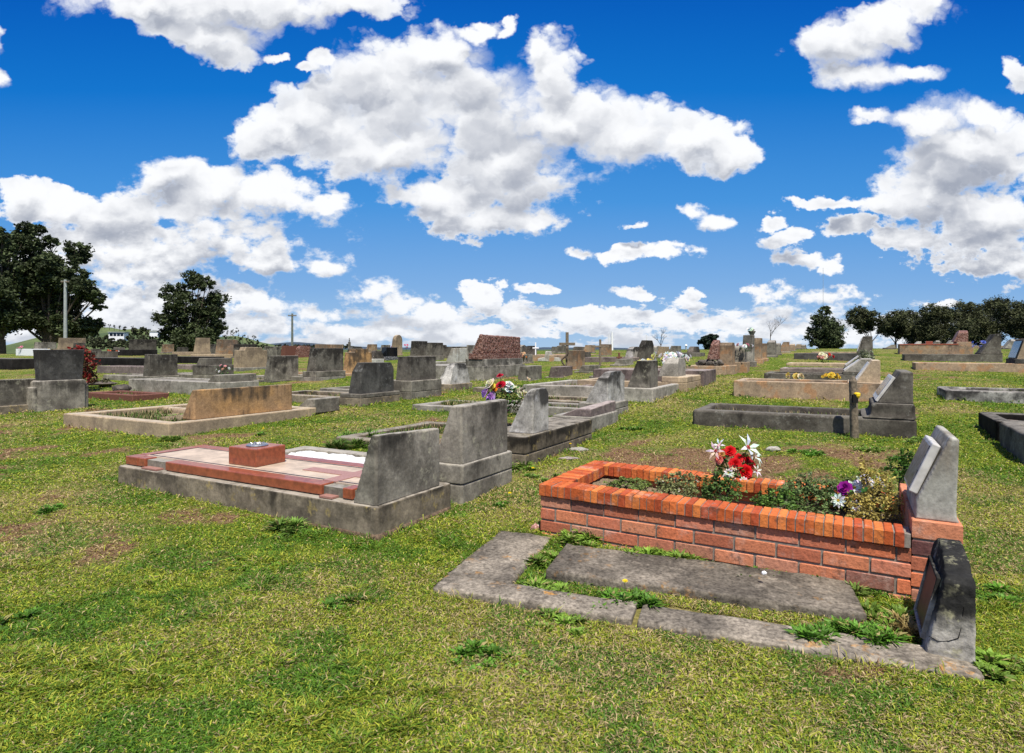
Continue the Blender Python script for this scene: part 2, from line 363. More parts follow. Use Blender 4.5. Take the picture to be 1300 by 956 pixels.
plain('yellow', (.85,.58,.02), .5, .1); plain('rust', (.17,.065,.04), .8, .4, 30)
def granite(name, a, b, c3):
    m, t, p = base_mat(name); tc = t.node('ShaderNodeTexCoord'); P = tc.outputs['Object']
    vo = t.node('ShaderNodeTexVoronoi'); t.put(vo.inputs['Vector'], P); vo.inputs['Scale'].default_value = 26
    sp = t.node('ShaderNodeSeparateXYZ'); t.put(sp.inputs[0], vo.outputs['Color'])
    c = t.mix(t.mr(sp.outputs[0], .3, .7), a, b); c = t.mix(t.mr(sp.outputs[1], .62, .75), c, c3)
    t.put(p.inputs['Base Color'], c); p.inputs['Roughness'].default_value = .6
    n = t.noise(P, 22, 6, .7); bb = t.node('ShaderNodeBump'); bb.inputs['Strength'].default_value = .9; bb.inputs['Distance'].default_value = .04
    t.put(bb.inputs['Height'], n); t.put(p.inputs['Normal'], bb.outputs[0])
granite('red_granite', (.19,.075,.045), (.09,.035,.022), (.27,.15,.11))
granite('grey_granite', (.10,.10,.105), (.05,.05,.055), (.25,.25,.25))
granite('pebbles', (.75,.74,.70), (.60,.58,.54), (.85,.85,.82))
def attr_mat(name, rough=.85, sss=0, mult=1.0, noise=0.0, nscale=40, trans=0.0, bump=0.0):
    m, t, p = base_mat(name); at_ = t.node('ShaderNodeAttribute', attribute_name='col')
    c = at_.outputs['Color']
    tc = t.node('ShaderNodeTexCoord'); n = t.noise(tc.outputs['Object'], nscale, 5, .65)
    if noise:
        k = t.mr(n, .25, .75, 1-noise, 1+noise, 'LINEAR'); s = t.node('ShaderNodeVectorMath', operation='SCALE'); t.put(s.inputs[0], c); t.put(s.inputs['Scale'], k); c = s.outputs[0]
    t.put(p.inputs['Base Color'], c); p.inputs['Roughness'].default_value = rough; p.inputs['Specular IOR Level'].default_value = .2
    if name == 'brick':
        P = tc.outputs['Object']; c = t.mix(t.m('MULTIPLY', t.mr(t.noise(P, 7, 6, .7), .52, .72), .45), c, (.50, .40, .33)); c = t.mix(t.m('MULTIPLY', t.mr(t.noise(P, 11, 6, .7), .55, .68), .75), c, (.09, .06, .045)); c = t.mix(t.m('MULTIPLY', t.mr(t.noise(P, 60, 3, .6), .6, .7), .5), c, (.16, .06, .035))
        t.put(p.inputs['Base Color'], c)
    if bump:
        bb = t.node('ShaderNodeBump'); bb.inputs['Strength'].default_value = bump; bb.inputs['Distance'].default_value = .01
        t.put(bb.inputs['Height'], n); t.put(p.inputs['Normal'], bb.outputs[0])
    if trans:
        tr = t.node('ShaderNodeBsdfTranslucent'); t.put(tr.inputs[0], c); mx = t.node('ShaderNodeMixShader'); mx.inputs[0].default_value = trans
        t.L.new(p.outputs[0], mx.inputs[1]); t.L.new(tr.outputs[0], mx.inputs[2])
        o = [n_ for n_ in t.N if n_.bl_idname == 'ShaderNodeOutputMaterial'][0]; t.L.new(mx.outputs[0], o.inputs[0])
    return m
attr_mat('brick', .9, noise=.35, nscale=45, bump=.5); attr_mat('leafy', .55, trans=.25, noise=.15, nscale=8); attr_mat('petal', .6, trans=.3)
attr_mat('tree_leaf', .7, trans=.12)
plain('bark', (.11,.085,.06), .95, .5, 6)
M = MATS
def colmesh(name, vs, fs, cols, mat, parent=None):
    """cols: one rgb per face"""
    me = bpy.data.meshes.new(name); me.from_pydata(vs, [], fs)
    ca = me.color_attributes.new('col', 'FLOAT_COLOR', 'CORNER')
    arr = np.repeat(np.c_[np.array(cols, float), np.ones(len(cols))], [len(f) for f in fs], 0)
    ca.data.foreach_set('color', arr.ravel()); me.materials.append(mat); me.update()
    return link(bpy.data.objects.new(name, me), parent)
def trimesh_np(name, verts, k, cols, mat, parent=None):
    """verts (n*k,3) faces of k verts each, cols (n,3)"""
    n = len(verts)//k; me = bpy.data.meshes.new(name)
    me.vertices.add(n*k); me.vertices.foreach_set('co', np.ascontiguousarray(verts, np.float32).ravel())
    me.loops.add(n*k); me.loops.foreach_set('vertex_index', np.arange(n*k, dtype=np.int32))
    me.polygons.add(n); me.polygons.foreach_set('loop_start', np.arange(0, n*k, k, dtype=np.int32))
    try: me.polygons.foreach_set('loop_total', np.full(n, k, np.int32))
    except Exception: pass
    ca = me.color_attributes.new('col', 'FLOAT_COLOR', 'CORNER')
    ca.data.foreach_set('color', np.repeat(np.c_[cols, np.ones(n)], k, 0).astype(np.float32).ravel())
    me.materials.append(mat); me.update(calc_edges=True); me.validate()
    return link(bpy.data.objects.new(name, me), parent)
# ---------------------------------------------------------------- ground sheet
DIRT = [(930,590,230,26),(760,640,50,10),(235,655,50,14),(640,580,50,12),(900,575,140,12),(800,560,60,8),(1010,470,60,5),(260,530,60,6),(1080,800,60,16)]
_dirt = [(at(x, y), at(x+rx, y), at(x, y-ry), at(x,y+ry)) for x, y, rx, ry in DIRT]
def lushness(X, Y):
    """0 bare earth .. 1 thick green turf"""
    g = fbm(X, Y, .55, 5, 11)*.55+fbm(X, Y, 2.6, 4, 31)*.45
    g = (g-.5)*2.9+.72
    for c, a, b, e in _dirt:
        rx = abs(a.x-c.x); ry = max(.15, abs(b.y-e.y)/2); q = ((X-c.x)/rx)**2+((Y-c.y)/ry)**2
        g = g-(.42 if c.x > .5 else .2)*np.exp(-q*1.0)
    return np.clip(g, 0, 1)
def straw(X, Y): return np.clip((fbm(X, Y, 1.1, 5, 71)-.42)*3.0, 0, 1)
def build_ground():
    zs = np.concatenate([np.linspace(-30, -2, 15), np.arange(-1.5, 1.5, .25), 1.5*np.exp(np.arange(0, 330)*.0137), np.geomspace(140, 9000, 40)])
    us = np.sinh(np.linspace(-3.1, 3.1, 341)); us = us/us[-1]; us = us*1.0
    sp = np.maximum(6.0, np.abs(zs)*1.6)[:, None]
    uu = np.linspace(-1, 1, 341)
    X = uu[None, :]*sp*np.where(np.abs(uu)[None, :] > .97, 1+0*sp, 1); Y = np.repeat(zs[:, None], 341, 1)
    Z = ground_np(X, Y); ny, nx = X.shape
    me = bpy.data.meshes.new('ground')
    vs = np.stack([X, Y, Z], -1).reshape(-1, 3)
    i = np.arange(ny*nx).reshape(ny, nx); q = np.stack([i[:-1, :-1], i[:-1, 1:], i[1:, 1:], i[1:, :-1]], -1).reshape(-1, 4)
    me.from_pydata(vs.tolist(), [], q.tolist())
    L = lushness(X, Y).ravel(); S = straw(X, Y).ravel()
    ca = me.color_attributes.new('turf', 'FLOAT_COLOR', 'POINT'); ca.data.foreach_set('color', np.stack([L, S, L*0, L*0+1], -1).astype(np.float32).ravel())
    me.polygons.foreach_set('use_smooth', [True]*len(me.polygons))
    m, t, p = base_mat('turf_ground')
    a = t.node('ShaderNodeAttribute', attribute_name='turf'); s = t.node('ShaderNodeSeparateColor'); t.put(s.inputs[0], a.outputs['Color'])
    tc = t.node('ShaderNodeTexCoord'); P = tc.outputs['Object']
    fine = t.noise(P, 38, 5, .7); mid = t.noise(P, 7, 5, .65)
    dirt = t.mix(t.mr(fine, .3, .7), (.10,.055,.028), (.27,.165,.09))
    st = t.mix(t.mr(fine, .35, .65), (.19,.14,.05), (.36,.27,.12))
    gr = t.mix(t.mr(mid, .35, .65), (.045,.085,.010), (.12,.165,.018)); gr = t.mix(t.m('MULTIPLY', t.mr(fine, .45, .7), .7), gr, (.24,.26,.04))
    c = t.mix(t.m('MULTIPLY', s.outputs[1], .7), gr, st)
    c = t.mix(t.mr(t.m('ADD', s.outputs[0], t.m('MULTIPLY', t.m('SUBTRACT', mid, .5), .6)), .42, .16), c, dirt)
    far = t.node('ShaderNodeSeparateXYZ'); t.put(far.inputs[0], P)
    fc = t.mix(t.mr(t.noise(P, .03, 5, .6), .42, .55), (.03,.05,.02), (.10,.13,.045))
    c = t.mix(t.mr(far.outputs[1], 60, 130), c, fc)
    t.put(p.inputs['Base Color'], c); p.inputs['Roughness'].default_value = 1; p.inputs['Specular IOR Level'].default_value = .1
    b = t.node('ShaderNodeBump'); b.inputs['Strength'].default_value = .8; b.inputs['Distance'].default_value = .03
    t.put(b.inputs['Height'], t.m('ADD', fine, t.m('MULTIPLY', mid, .5))); t.put(p.inputs['Normal'], b.outputs[0])
    me.materials.append(m); me.update()
    o = link(bpy.data.objects.new('ground', me)); tag(o, kind='structure'); return o
build_ground()

# ---------------------------------------------------------------- graves
FOOT = []      # footprints: (origin xy, x0,x1,y0,y1, z or None)
USED = []
def wd(c, px):   # metres along V from c until the column px
    a = (px-CX)/FPX; return (a*c.y-c.x)/(V.x-a*V.y)
def ln(c, px):   # metres along -U from c until the column px
    a = (px-CX)/FPX; return (a*c.y-c.x)/(-U.x-a*(-U.y))
def top_outline(shape, W, H):
    """outline in (y,z) seen from the back, clockwise from bottom near corner"""
    if shape == 'flat': return [(0,0),(0,H),(W,H),(W,0)]
    if shape == 'slope': return [(0,0),(0,H),(W,H*.93),(W,0)]
    if shape == 'slopeup': return [(0,0),(0,H*.72),(W,H),(W,0)]
    if shape == 'flare': return [(W*.04,0),(-W*.02,H),(W*1.02,H),(W*.96,0)]
    if shape == 'chamfer': c = W*.16; return [(0,0),(0,H-c),(c,H),(W-c,H),(W,H-c),(W,0)]
    if shape == 'clip': c = W*.13; return [(0,0),(0,H-c*1.4),(c*.8,H),(W-c*.7,H*.985),(W,H-c),(W,0)]
    if shape == 'gable': return [(0,0),(0,H*.85),(W*.5,H),(W,H*.85),(W,0)]
    if shape == 'shoulder': return [(0,0),(0,H*.86),(W*.16,H*.86),(W*.2,H),(W*.8,H),(W*.84,H*.86),(W,H*.86),(W,0)]
    if shape == 'round':
        return [(0,0),(0,H*.72)]+[(W*.5-W*.5*math.cos(math.pi*k/10), H*.72+H*.28*math.sin(math.pi*k/10)) for k in range(1, 10)]+[(W,H*.72),(W,0)]
    if shape == 'pyramid': return [(0,0),(W*.16,H*.82),(W*.3,H),(W*.72,H*.97),(W*.86,H*.7),(W,0)]
    if shape == 'broken': return [(0,0),(0,H*.8),(W*.1,H*.86),(W*.2,H*.97),(W*.45,H),(W*.8,H*.985),(W*.88,H*.9),(W,H*.84),(W*.99,H*.4),(W*.97,0)]
    if shape == 'obelisk': return [(0,0),(W*.04,H*.75),(W*.25,H*.93),(W*.5,H),(W*.75,H*.93),(W*.96,H*.75),(W,0)]
def headstone(parent, x, y, z, W, H, D, t, shape, mat, near, name='headstone', voxel=.016):
    ol = top_outline(shape, W, H); n = len(ol)
    vs = [(0, yy, zz) for yy, zz in ol]+[(-(D-(D-t)*min(1, zz/H)), yy, zz) for yy, zz in ol]
    fs = [tuple(range(n-1, -1, -1)), tuple(range(n, 2*n))]+[(i, (i+1) % n, n+(i+1) % n, n+i) for i in range(n)]
    mb = MB(); mb.add(vs, fs)
    o = mb.build(name, M[mat], parent); o.location = (x, y, z)
    if near: worn(o, min(voxel, .013), .006, .16, .004)
    else:
        b = o.modifiers.new('bevel', 'BEVEL'); b.width = .012; b.segments = 2; b.limit_method = 'ANGLE'
    return o
def weeds(parent, x0, x1, y0, y1, z, n, h, seed, name='weeds', green=.6):
    rs = np.random.RandomState(seed)
    bx = rs.uniform(x0, x1, n); by = rs.uniform(y0, y1, n)
    keep = vnoise(bx+seed, by, 2.2, seed) > .42; bx, by = bx[keep], by[keep]; n = len(bx)
    if n < 3: return
    a = rs.uniform(0, 6.28, n); hh = h*rs.uniform(.35, 1.2, n); w = rs.uniform(.006, .014, n)*max(1, 1.0); l = rs.uniform(.2, .9, n)*hh
    b0 = np.stack([bx-w*np.sin(a), by+w*np.cos(a), np.full(n, z)], -1); b1 = np.stack([bx+w*np.sin(a), by-w*np.cos(a), np.full(n, z)], -1)
    tp = np.stack([bx+l*np.cos(a), by+l*np.sin(a), z+hh], -1)
    g = rs.rand(n) < green
    c = np.where(g[:, None], np.array([.07,.12,.02])*rs.uniform(.5, 1.7, (n, 1)), np.array([.34,.26,.13])*rs.uniform(.5, 1.2, (n, 1)))
    o = trimesh_np(name, np.stack([b0, b1, tp], 1).reshape(-1, 3), 3, c, M['leafy'], parent); o['kind'] = 'stuff'
def grave(label, c, xr, xl=None, L=2.3, kh=0, km='kerbstone', kt=.14, inf=None, plinth=None, stones=(), name='grave', cat='grave', group=None, W=None, weed=0, near=None, foot=True, green=.6, c3=None, infm=None):
    """c: pixel where the near head corner meets the ground; xr / xl: pixel columns of the far head corner and near foot corner;
    kh: kerb height in pixels; plinth: [(depth m, height px, inset near, inset far, material)]; stones: dicts with px height"""
    C = c3 if c3 is not None else at(*c); Y = C.y; k = Y/FPX
    if W is None: W = wd(C, xr)
    if xl is not None: L = ln(C, xl)
    USED.append((label[:40], round(Y, 1), round(W, 2), round(L, 2)))
    if near is None: near = Y < 6.5
    e = empty(name, C, -TH, label, cat, group)
    H = kh*k; z = 0
    vox = .015 if Y < 6 else .025
    if kh and inf in ('cover', 'block'):
        mb = MB(); mb.box(-L, 0, 0, W, -.25, H); o = mb.build('kerb' if inf == 'cover' else 'base', M[km], e)
        worn(o, vox, .010, .12, .012) if near else o.modifiers.new('bevel', 'BEVEL').__setattr__('width', .012)
    elif kh:
        mb = MB()
        mb.box(-L, 0, 0, kt, -.25, H); mb.box(-L, 0, W-kt, W, -.25, H); mb.box(-L, -L+kt, kt-.01, W-kt+.01, -.25, H-.003); mb.box(-kt, 0, kt-.01, W-kt+.01, -.25, H-.003)
        o = mb.build('kerb', M[km], e)
        worn(o, vox, .012, .12, .012) if near else o.modifiers.new('bevel', 'BEVEL').__setattr__('width', .012)
        zi = H*.45 if inf in ('soil', 'grass') else H-.03
        if inf:
            m = {'soil': M['soil'], 'grass': M['soil'], 'gravel': M['pebbles'], 'slab': M[infm or km]}[inf]
            nx = 40; ny = 16; mb = MB(); vs = []; fs = []
            for i in range(nx+1):
                for j in range(ny+1):
                    x = -L+kt*.6+(L-kt*1.2)*i/nx; y = kt*.6+(W-kt*1.2)*j/ny
                    vs.append((x, y, zi+(rnd.uniform(-.012, .02) if inf != 'slab' else 0)))
            for i in range(nx):
                for j in range(ny): q = i*(ny+1)+j; fs.append((q, q+ny+1, q+ny+2, q+1))
            mb.add(vs, fs); mb.build({'gravel': 'gravel_bed', 'slab': 'cover_slab'}.get(inf, 'soil_bed'), m, e)
            if inf in ('soil', 'grass') or weed: weeds(e, -L+kt, -kt, kt, W-kt, zi, int((weed or (2600 if inf == 'grass' else 500))*min(1, 8/Y)), .09, int(abs(C.x*100))+3, green=green)
    z = H
    if plinth:
        for i, (pd, ph_, i0, i1, pm) in enumerate(plinth):
            mb = MB(); z0 = -.25 if z == 0 else z-.006
            i0_ = i0; mb.box(-pd, -(i0 if z else 0), i0_, W-i1, z0, z+ph_*k)
            o = mb.build('plinth', M[pm], e)
            worn(o, vox, .008, .12, .010) if near else o.modifiers.new('bevel', 'BEVEL').__setattr__('width', .012)
            z += ph_*k
    for s in stones:
        o = headstone(e, -s.get('b', .03), s.get('i0', .03), z+s.get('dz', 0)-.012, W-s.get('i0', .03)-s.get('i1', .03) if 'W' not in s else s['W'], s['h']*k+.012, s['D'], s.get('t', .07), s.get('shape', 'flat'), s['m'], near, s.get('name', 'headstone'), .016 if Y < 6 else .024)
        if 'rot' in s: o.rotation_euler = s['rot']
        if 'plaque' in s:
            Hs = s['h']*k; D = s['D']; t_ = s.get('t', .07); Ws = W-s.get('i0', .03)-s.get('i1', .03) if 'W' not in s else s['W']
            ang = math.atan2(D-t_, Hs); mb = MB(); mb.box(-.03, .004, Ws*.06, Ws*.94, Hs*.06/math.cos(ang), Hs*.9/math.cos(ang))
            q = mb.build('plaque', M[s['plaque']], o, bevel=.004); q.location = (-D-.002, 0, 0); q.rotation_euler = (0, ang, 0)
    if foot: FOOT.append((C.x, C.y, -L, 0, 0, W, C.z+(H*.45 if inf in ('soil', 'grass') else 9)))
    return e, C, W, L, H, z, k
m_, t_, p_ = base_mat('soil'); tc_ = t_.node('ShaderNodeTexCoord'); n_ = t_.noise(tc_.outputs['Object'], 14, 6, .7); n2_ = t_.noise(tc_.outputs['Object'], 90, 3, .7)
t_.put(p_.inputs['Base Color'], t_.mix(t_.mr(n2_, .3, .7), t_.mix(t_.mr(n_, .35, .65), (.10,.06,.035), (.24,.17,.10)), (.30,.23,.14)))
p_.inputs['Roughness'].default_value = 1; b_ = t_.node('ShaderNodeBump'); b_.inputs['Distance'].default_value = .02; t_.put(b_.inputs['Height'], n2_); t_.put(p_.inputs['Normal'], b_.outputs[0])
S = dict
# ---- grave with terracotta edging and cream mosaic (front left)
e, C, W, L, H, z, k = grave('concrete grave with red tile edging and a cream mosaic top bearing a pink cross', (478,687), 573, 149, kh=42, inf='cover', km='kerbstone', foot=True,
    stones=[S(h=91, D=.20, t=.045, m='mid', shape='slope', b=.02, i0=.02, i1=.11)])
mb = MB(); mb.box(-L*.98, .015, -.004, W-.02, -.2, .035); worn(mb.build('footing', M['footing'], e), .03, .012, .1, .01).location.z = 0
tb = .075; z1 = H+.012; xh = -.24
mb = MB(); mb.box(-L+.05, xh, .075, W-.06, H-.03, H+tb-.012); mb.build('mosaic_bed', M['mid'], e)
def edge_strip(x0, x1, y0, y1, nm='edging_tile'):
    m2 = MB(); m2.box(x0, x1, y0, y1, H+.006, H+tb); return m2.build(nm, M['terracotta'], e, bevel=.006)
edge_strip(-L+.03, -L+.20, .05, .16); edge_strip(-L+.205, -L+.30, .052, .155); edge_strip(-L+.58, -.52, .05, .165); edge_strip(-.33, xh-.005, .05, .16)
edge_strip(-L+.03, -L+.13, .165, W-.05); edge_strip(-L+.135, xh, W-.16, W-.05)
for x0, x1 in ((-L+.31, -L+.57), (-.51, -.335)):
    m2 = MB(); m2.box(x0, x1, .085, .16, H+.003, H+tb-.016); worn(m2.build('rubble_filling', M['pale'], e), .012, .012, .03, .004)
    m2 = MB(); m2.box(x0+.01, x1-.05, .012, .078, H+.002, H+.014); m2.build('broken_tile', M['mosaic_pink'], e)
ZT = H+tb
mb = MB(); mb.box(-L+.13, xh, .165, W-.16, ZT-.02, ZT-.003); mb.build('mosaic_top', M['terrazzo'], e)
mb = MB()
for a in ((-L+.15, xh-.01, .185, .192), (-L+.15, xh-.01, W-.192, W-.185), (-L+.15, -L+.157, .192, W-.192)): mb.box(a[0], a[1], a[2], a[3], ZT-.004, ZT+.0015)
mb.build('inlay_line', M['inlay_dark'], e)
mb = MB(); yc = W*.5; mb.box(-1.02, -.27, yc-.055, yc+.055, ZT-.004, ZT+.0022); mb.box(-.62, -.50, yc-.24, yc-.0555, ZT-.004, ZT+.002); mb.box(-.62, -.50, yc+.0555, yc+.24, ZT-.004, ZT+.002)
mb.build('mosaic_cross', M['mosaic_pink'], e)
mb = MB(); mb.box(-1.72, -1.40, yc-.16, yc+.12, ZT-.004, ZT+.135); ub = mb.build('urn_block', M['terracotta'], e, bevel=.008)
mb = MB(); mb.lathe((-1.56, yc-.02, ZT+.135), [(.07,-.002),(.085,.004),(.075,.012),(.05,.016),(.045,.006)], 20)
for i in range(9): mb.tube((-1.56+.04*math.cos(i*.7), yc-.02+.04*math.sin(i*.7), ZT+.14), (-1.56+.055*math.cos(i*.7), yc-.02+.055*math.sin(i*.7), ZT+.158), .008, .003, 5)
mb.build('vase_rim', M['steel'], ub)

# ---- row beside the path, walking away
grave('white pebble grave with tall leaning-front headstone and a bouquet behind it', (587,641), 651, L=2.5, kh=25, inf='gravel', km='mid', plinth=[(.42,25,0,0,'mid')],
    stones=[S(h=75, D=.26, t=.10, m='mid', i0=.02, i1=.05, b=.02)])
e3 = grave('weedy grave whose pale-sided headstone has a chipped corner, on a long plinth', (667,595), 752, L=2.45, kh=18, inf='grass', km='kerbstone', plinth=[(.55,22,0,0,'kerbstone')], weed=3500, green=.75)
headstone(e3[0], -.03, .22, e3[5]-.01, .36, 60*e3[6], .29, .06, 'chamfer', 'pale', True)
e4 = grave('low stone wedge lying on a square concrete block beside the path', (751.5,550), 785, L=.55, kh=20, inf='block', km='light', name='grave_block')
o4 = headstone(e4[0], -.03, .03, e4[5]-.01, e4[2]-.05, 15*e4[6], .44, .10, 'slopeup', 'pinkish', True, 'fallen_headstone')
grave('grave with crumbling black-stained headstone with broken shoulders', (775,532), 798, L=2.3, kh=11, inf='soil', km='light', plinth=[(.5,8,0,0,'light')],
    stones=[S(h=41, D=.36, t=.10, m='pale', shape='broken', b=.05)])
grave('grave with sloping dark stone on a pale base, nearest the path bend', (829,512), 868, L=2.5, kh=18, inf='soil', km='light', weed=500, stones=[])
c6 = at(829,512)
# its headstone stands back from the kerb
h6 = grave('upright wedge of streaked stone standing on the pale kerbed base', (843,497), 852, L=.5, name='headstone', cat='headstone', stones=[], foot=False, W=.7, c3=c6+V*.14-U*.02+Vector((0,0,0)))
bpy.data.objects.remove(h6[0])
g6 = [o for o in bpy.data.objects if o.get('label','').startswith('grave with sloping dark stone')][0]
headstone(g6, -.10, .12, 18*c6.y/FPX-.01, .55, 36*c6.y/FPX, .40, .22, 'flat', 'mid', False)
grave('grave with blotched black and white headstone behind the sloping dark stone', (872,498), 893, L=2.3, kh=12, inf='soil', km='cream', plinth=[(.5,7,0,0,'cream')],
    stones=[S(h=24, D=.40, t=.24, m='light', shape='chamfer', b=.2, i0=.1, i1=.75)])
e8 = grave('low pinkish grave slab heaped with white and yellow flowers', (894,491), 909, L=2.5, kh=20, inf='cover', km='pinkish')
e9 = grave('grave block carrying a rough red granite boulder on dark rocks', (921,477), 931, L=1.0, kh=12, inf='block', km='sand')
def rockpile(parent, x0, x1, y0, y1, z, n, r, mat, name, seed=1):
    rr = random.Random(seed); bm = bmesh.new()
    for i in range(n):
        M4 = Matrix.Translation((rr.uniform(x0, x1), rr.uniform(y0, y1), z+rr.uniform(0, r*.6)))@Matrix.Rotation(rr.random()*6, 4, 'Z')@Matrix.Diagonal((r*rr.uniform(.7,1.3), r*rr.uniform(.6,1.2), r*rr.uniform(.5,.9), 1))
        g = bmesh.ops.create_icosphere(bm, subdivisions=2, radius=1, matrix=M4)
        for v in g['verts']: v.co += Vector((rr.uniform(-1,1), rr.uniform(-1,1), rr.uniform(-1,1)))*r*.16
    me = bpy.data.meshes.new(name); bm.to_mesh(me); bm.free(); me.materials.append(M[mat]); return link(bpy.data.objects.new(name, me), parent)
rockpile(e9[0], -.75, -.15, .1, .45, e9[5]+.04, 22, .10, 'rock', 'rock_base')
o = headstone(e9[0], -.2, .12, e9[5]+.16, .42, .52, .30, .16, 'obelisk', 'red_granite', True, 'granite_boulder', .03)
ROWA = [ # label, ground corner, xr, W, kerb px, plinth px, stone px, D, t, shape, mat, kmat
 ('sandstone headstone with rounded top right of the red boulder, joined to a sandstone base', (932,476), 938, .75, 0, 12, 26, .42,.30,'chamfer','sand','sand'),
 ('grey-faced headstone between the rounded sandstone one and the tall pillar', (948,474), 953, .8, 0, 14, 19, .42,.30,'round','mid','sand'),
 ('tall grey pillar monument with a vase and flowers on top', (958,466), 962, .7, 0, 7, 30, .34,.28,'flat','light','mid'),
 ('sandstone headstone with a dark middle stripe right of the tall pillar', (968,462), 972, .75, 0, 6, 24, .40,.32,'flat','sand','sand'),
 ('narrow sandstone headstone touching the striped one', (974,459), 977.5, .75, 0, 4, 17, .36,.3,'flat','sand','sand'),
 ('grey headstone with brown sloping edge partway up the rise', (986,454), 990, .75, 0, 3, 17, .48,.25,'gable','mid','mid'),
 ('small grey headstone behind the brown-edged one', (992,451), 995, .75, 0, 2, 12, .34,.26,'round','mid','mid'),
 ('lone sloping stone near the top of the headstone row', (1003,448), 1005, .75, 0, 1.5, 11, .48,.22,'flat','sand','mid'),
 ('smallest and last stone of the row at the crest', (1010.5,446), 1012, .7, 0, 1, 7.5, .3,.2,'gable','sand','mid'),
]
for (lb, c, xr, W_, kp, pp, hp, D, tt, shp, mt, km) in ROWA:
    grave(lb, c, None, L=2.0, W=W_*.72, kh=kp, plinth=[(.62,pp,0,0,km)], stones=[S(h=hp*1.12, D=D, t=tt, m=mt, shape=shp, b=.06)], name='headstone', cat='headstone')
mb = MB(); mb.box(-.35, 0, 0, .4, -.05, .12); w_ = mb.build('marker_block', M['white_paint'], None, bevel=.02); w_.location = at(953,462); w_.rotation_euler = (0,0,-TH); tag(w_, 'small white block on the grass below the tall pillar', 'marker block')

# ---- second row (left of it)
e, C, W, L, H, z, k = grave('huge double grave with rough red granite monument on two-step grey plinth', (614,484), 667, L=2.4, kh=19, inf='block', km='light', plinth=[(.62,9,.04,.08,'light')])
mb = MB(); mb.box(-.50, -.06, .02, W-.10, z-.01, z+7*k); b1 = mb.build('granite_base', M['red_granite'], e, bevel=.01)
o = headstone(e, -.08, .05, z+7*k-.01, W-.20, 25*k, .36, .10, 'slope', 'red_granite', False, 'granite_monument')
rb = o.modifiers.new('remesh', 'REMESH'); rb.mode = 'VOXEL'; rb.voxel_size = .035
dp = o.modifiers.new('rockface', 'DISPLACE'); dp.texture = cloudtex(.07); dp.strength = .05; dp.texture_coords = 'GLOBAL'
grave('squat crumbling black-topped headstone in front of the small white stone', (572,497), 600, L=2.2, kh=9, inf='soil', km='kerbstone', plinth=[], stones=[S(h=27, D=.36, t=.14, m='pale', shape='pyramid', b=.04)])
grave('grave with small clean white headstone left of the red granite', (580,470), 595, L=2.2, kh=10, inf='block', km='light', stones=[S(h=17.5, D=.42, t=.18, m='whitestone', b=.04, i0=0,i1=0)])
grave('grave with wide dark streaked block headstone on tall plain plinth', (522,508), 561, L=2.4, kh=10, km='mid', inf='soil', plinth=[(.62,14,0,0,'mid')], stones=[S(h=31, D=.36, t=.30, m='dark', b=.06, i0=.05,i1=.12)])
grave('grave with black clipped-corner headstone on low plinth, kerb stepping down behind it', (458,517), 508, L=2.5, kh=11, km='kerbstone', inf='soil', plinth=[(.5,5,0,0,'dark')], stones=[S(h=40, D=.30, t=.18, m='charcoal', shape='clip', b=.05, i0=.06,i1=.12)])
grave('grave with dark plum-grey headstone on a low plinth left of the orange one', (400.5,484), 439, L=2.4, kh=5, km='light', inf='soil', plinth=[(.5,7,0,0,'mid')], stones=[S(h=30, D=.34, t=.20, m='dark', b=.05, i0=.04,i1=.04)])
grave('grave with mottled orange and grey double-width headstone', (446.5,478), 474, L=2.3, kh=4, km='sand', inf='soil', stones=[S(h=31, D=.36, t=.25, m='orange', shape='shoulder', b=.03)])
grave('grey-brown blank headstone standing just behind the wide orange one', (346,486), 380, L=2.2, kh=3, km='mid', inf='soil', stones=[S(h=31, D=.34, t=.16, m='mid', b=.03,i0=.0,i1=.0)])
# double grave with the wide orange headstone
e, C, W, L, H, z, k = grave('double-plot grave with the widest orange black-stained headstone and weeds inside', (214,557), 402, 80, kh=19, km='cream', inf='grass', weed=5000, kt=.17)
y0_ = wd(C, 253); headstone(e, -.10, y0_, z-.01, wd(C, 377)-y0_, 41*k, .27, .05, 'flat', 'orange', True)
mb = MB(); mb.box(-L+.1, -.1, W*.56, W*.56+.14, -.1, H*.95); worn(mb.build('dividing_kerb', M['cream'], e), .03, .012, .1, .01)
y1_ = wd(C, 400); headstone(e, -.02, y1_, H-.10, wd(C, 432)-y1_, 24*k, .50, .16, 'flat', 'mid', True, 'small_headstone')
# its neighbour behind
grave('grave with long pale kerb and low wedge stone behind the wide orange headstone', (279,503), 329, 163, kh=17, km='light', inf='slab', infm='mid', stones=[S(h=9.5, D=.42, t=.22, m='mid', b=.05)])
grave('grave with dark square headstone on a flat slab, second row left', (189,486), 228, L=2.3, kh=8, km='mid', inf='slab', stones=[S(h=28, D=.30, t=.22, m='dark', b=.04)])
e7b = grave('grave with dark stepped headstone and a small pink and white posy', (260.5,482), 297, L=2.4, kh=6, km='mid', inf='slab', plinth=[(.6,12,0,0,'dark')], stones=[S(h=9, D=.45, t=.3, m='dark', b=.03)])
grave('light stone grave with framed panel headstone and low shoulders', (305,472), 341, L=2.4, kh=5, km='light', inf='slab', stones=[S(h=26, D=.40, t=.3, m='cream', shape='shoulder', b=.03)])
grave('plain grey headstone touching the panelled light stone', (340,461), 358, L=2.2, kh=4, km='mid', inf='soil', stones=[S(h=17, D=.36, t=.25, m='mid', b=.03)])
grave('tan and black blotched headstone with bright top, beyond the panelled one', (279,455), 303, L=2.4, kh=5, km='cream', inf='slab', stones=[S(h=19, D=.40, t=.25, m='sand', b=.03)])
grave('beige tapered headstone in front of the round tree', (251,452), 268, L=2.4, kh=5, km='cream', inf='slab', stones=[S(h=18, D=.42, t=.2, m='cream', b=.03)])
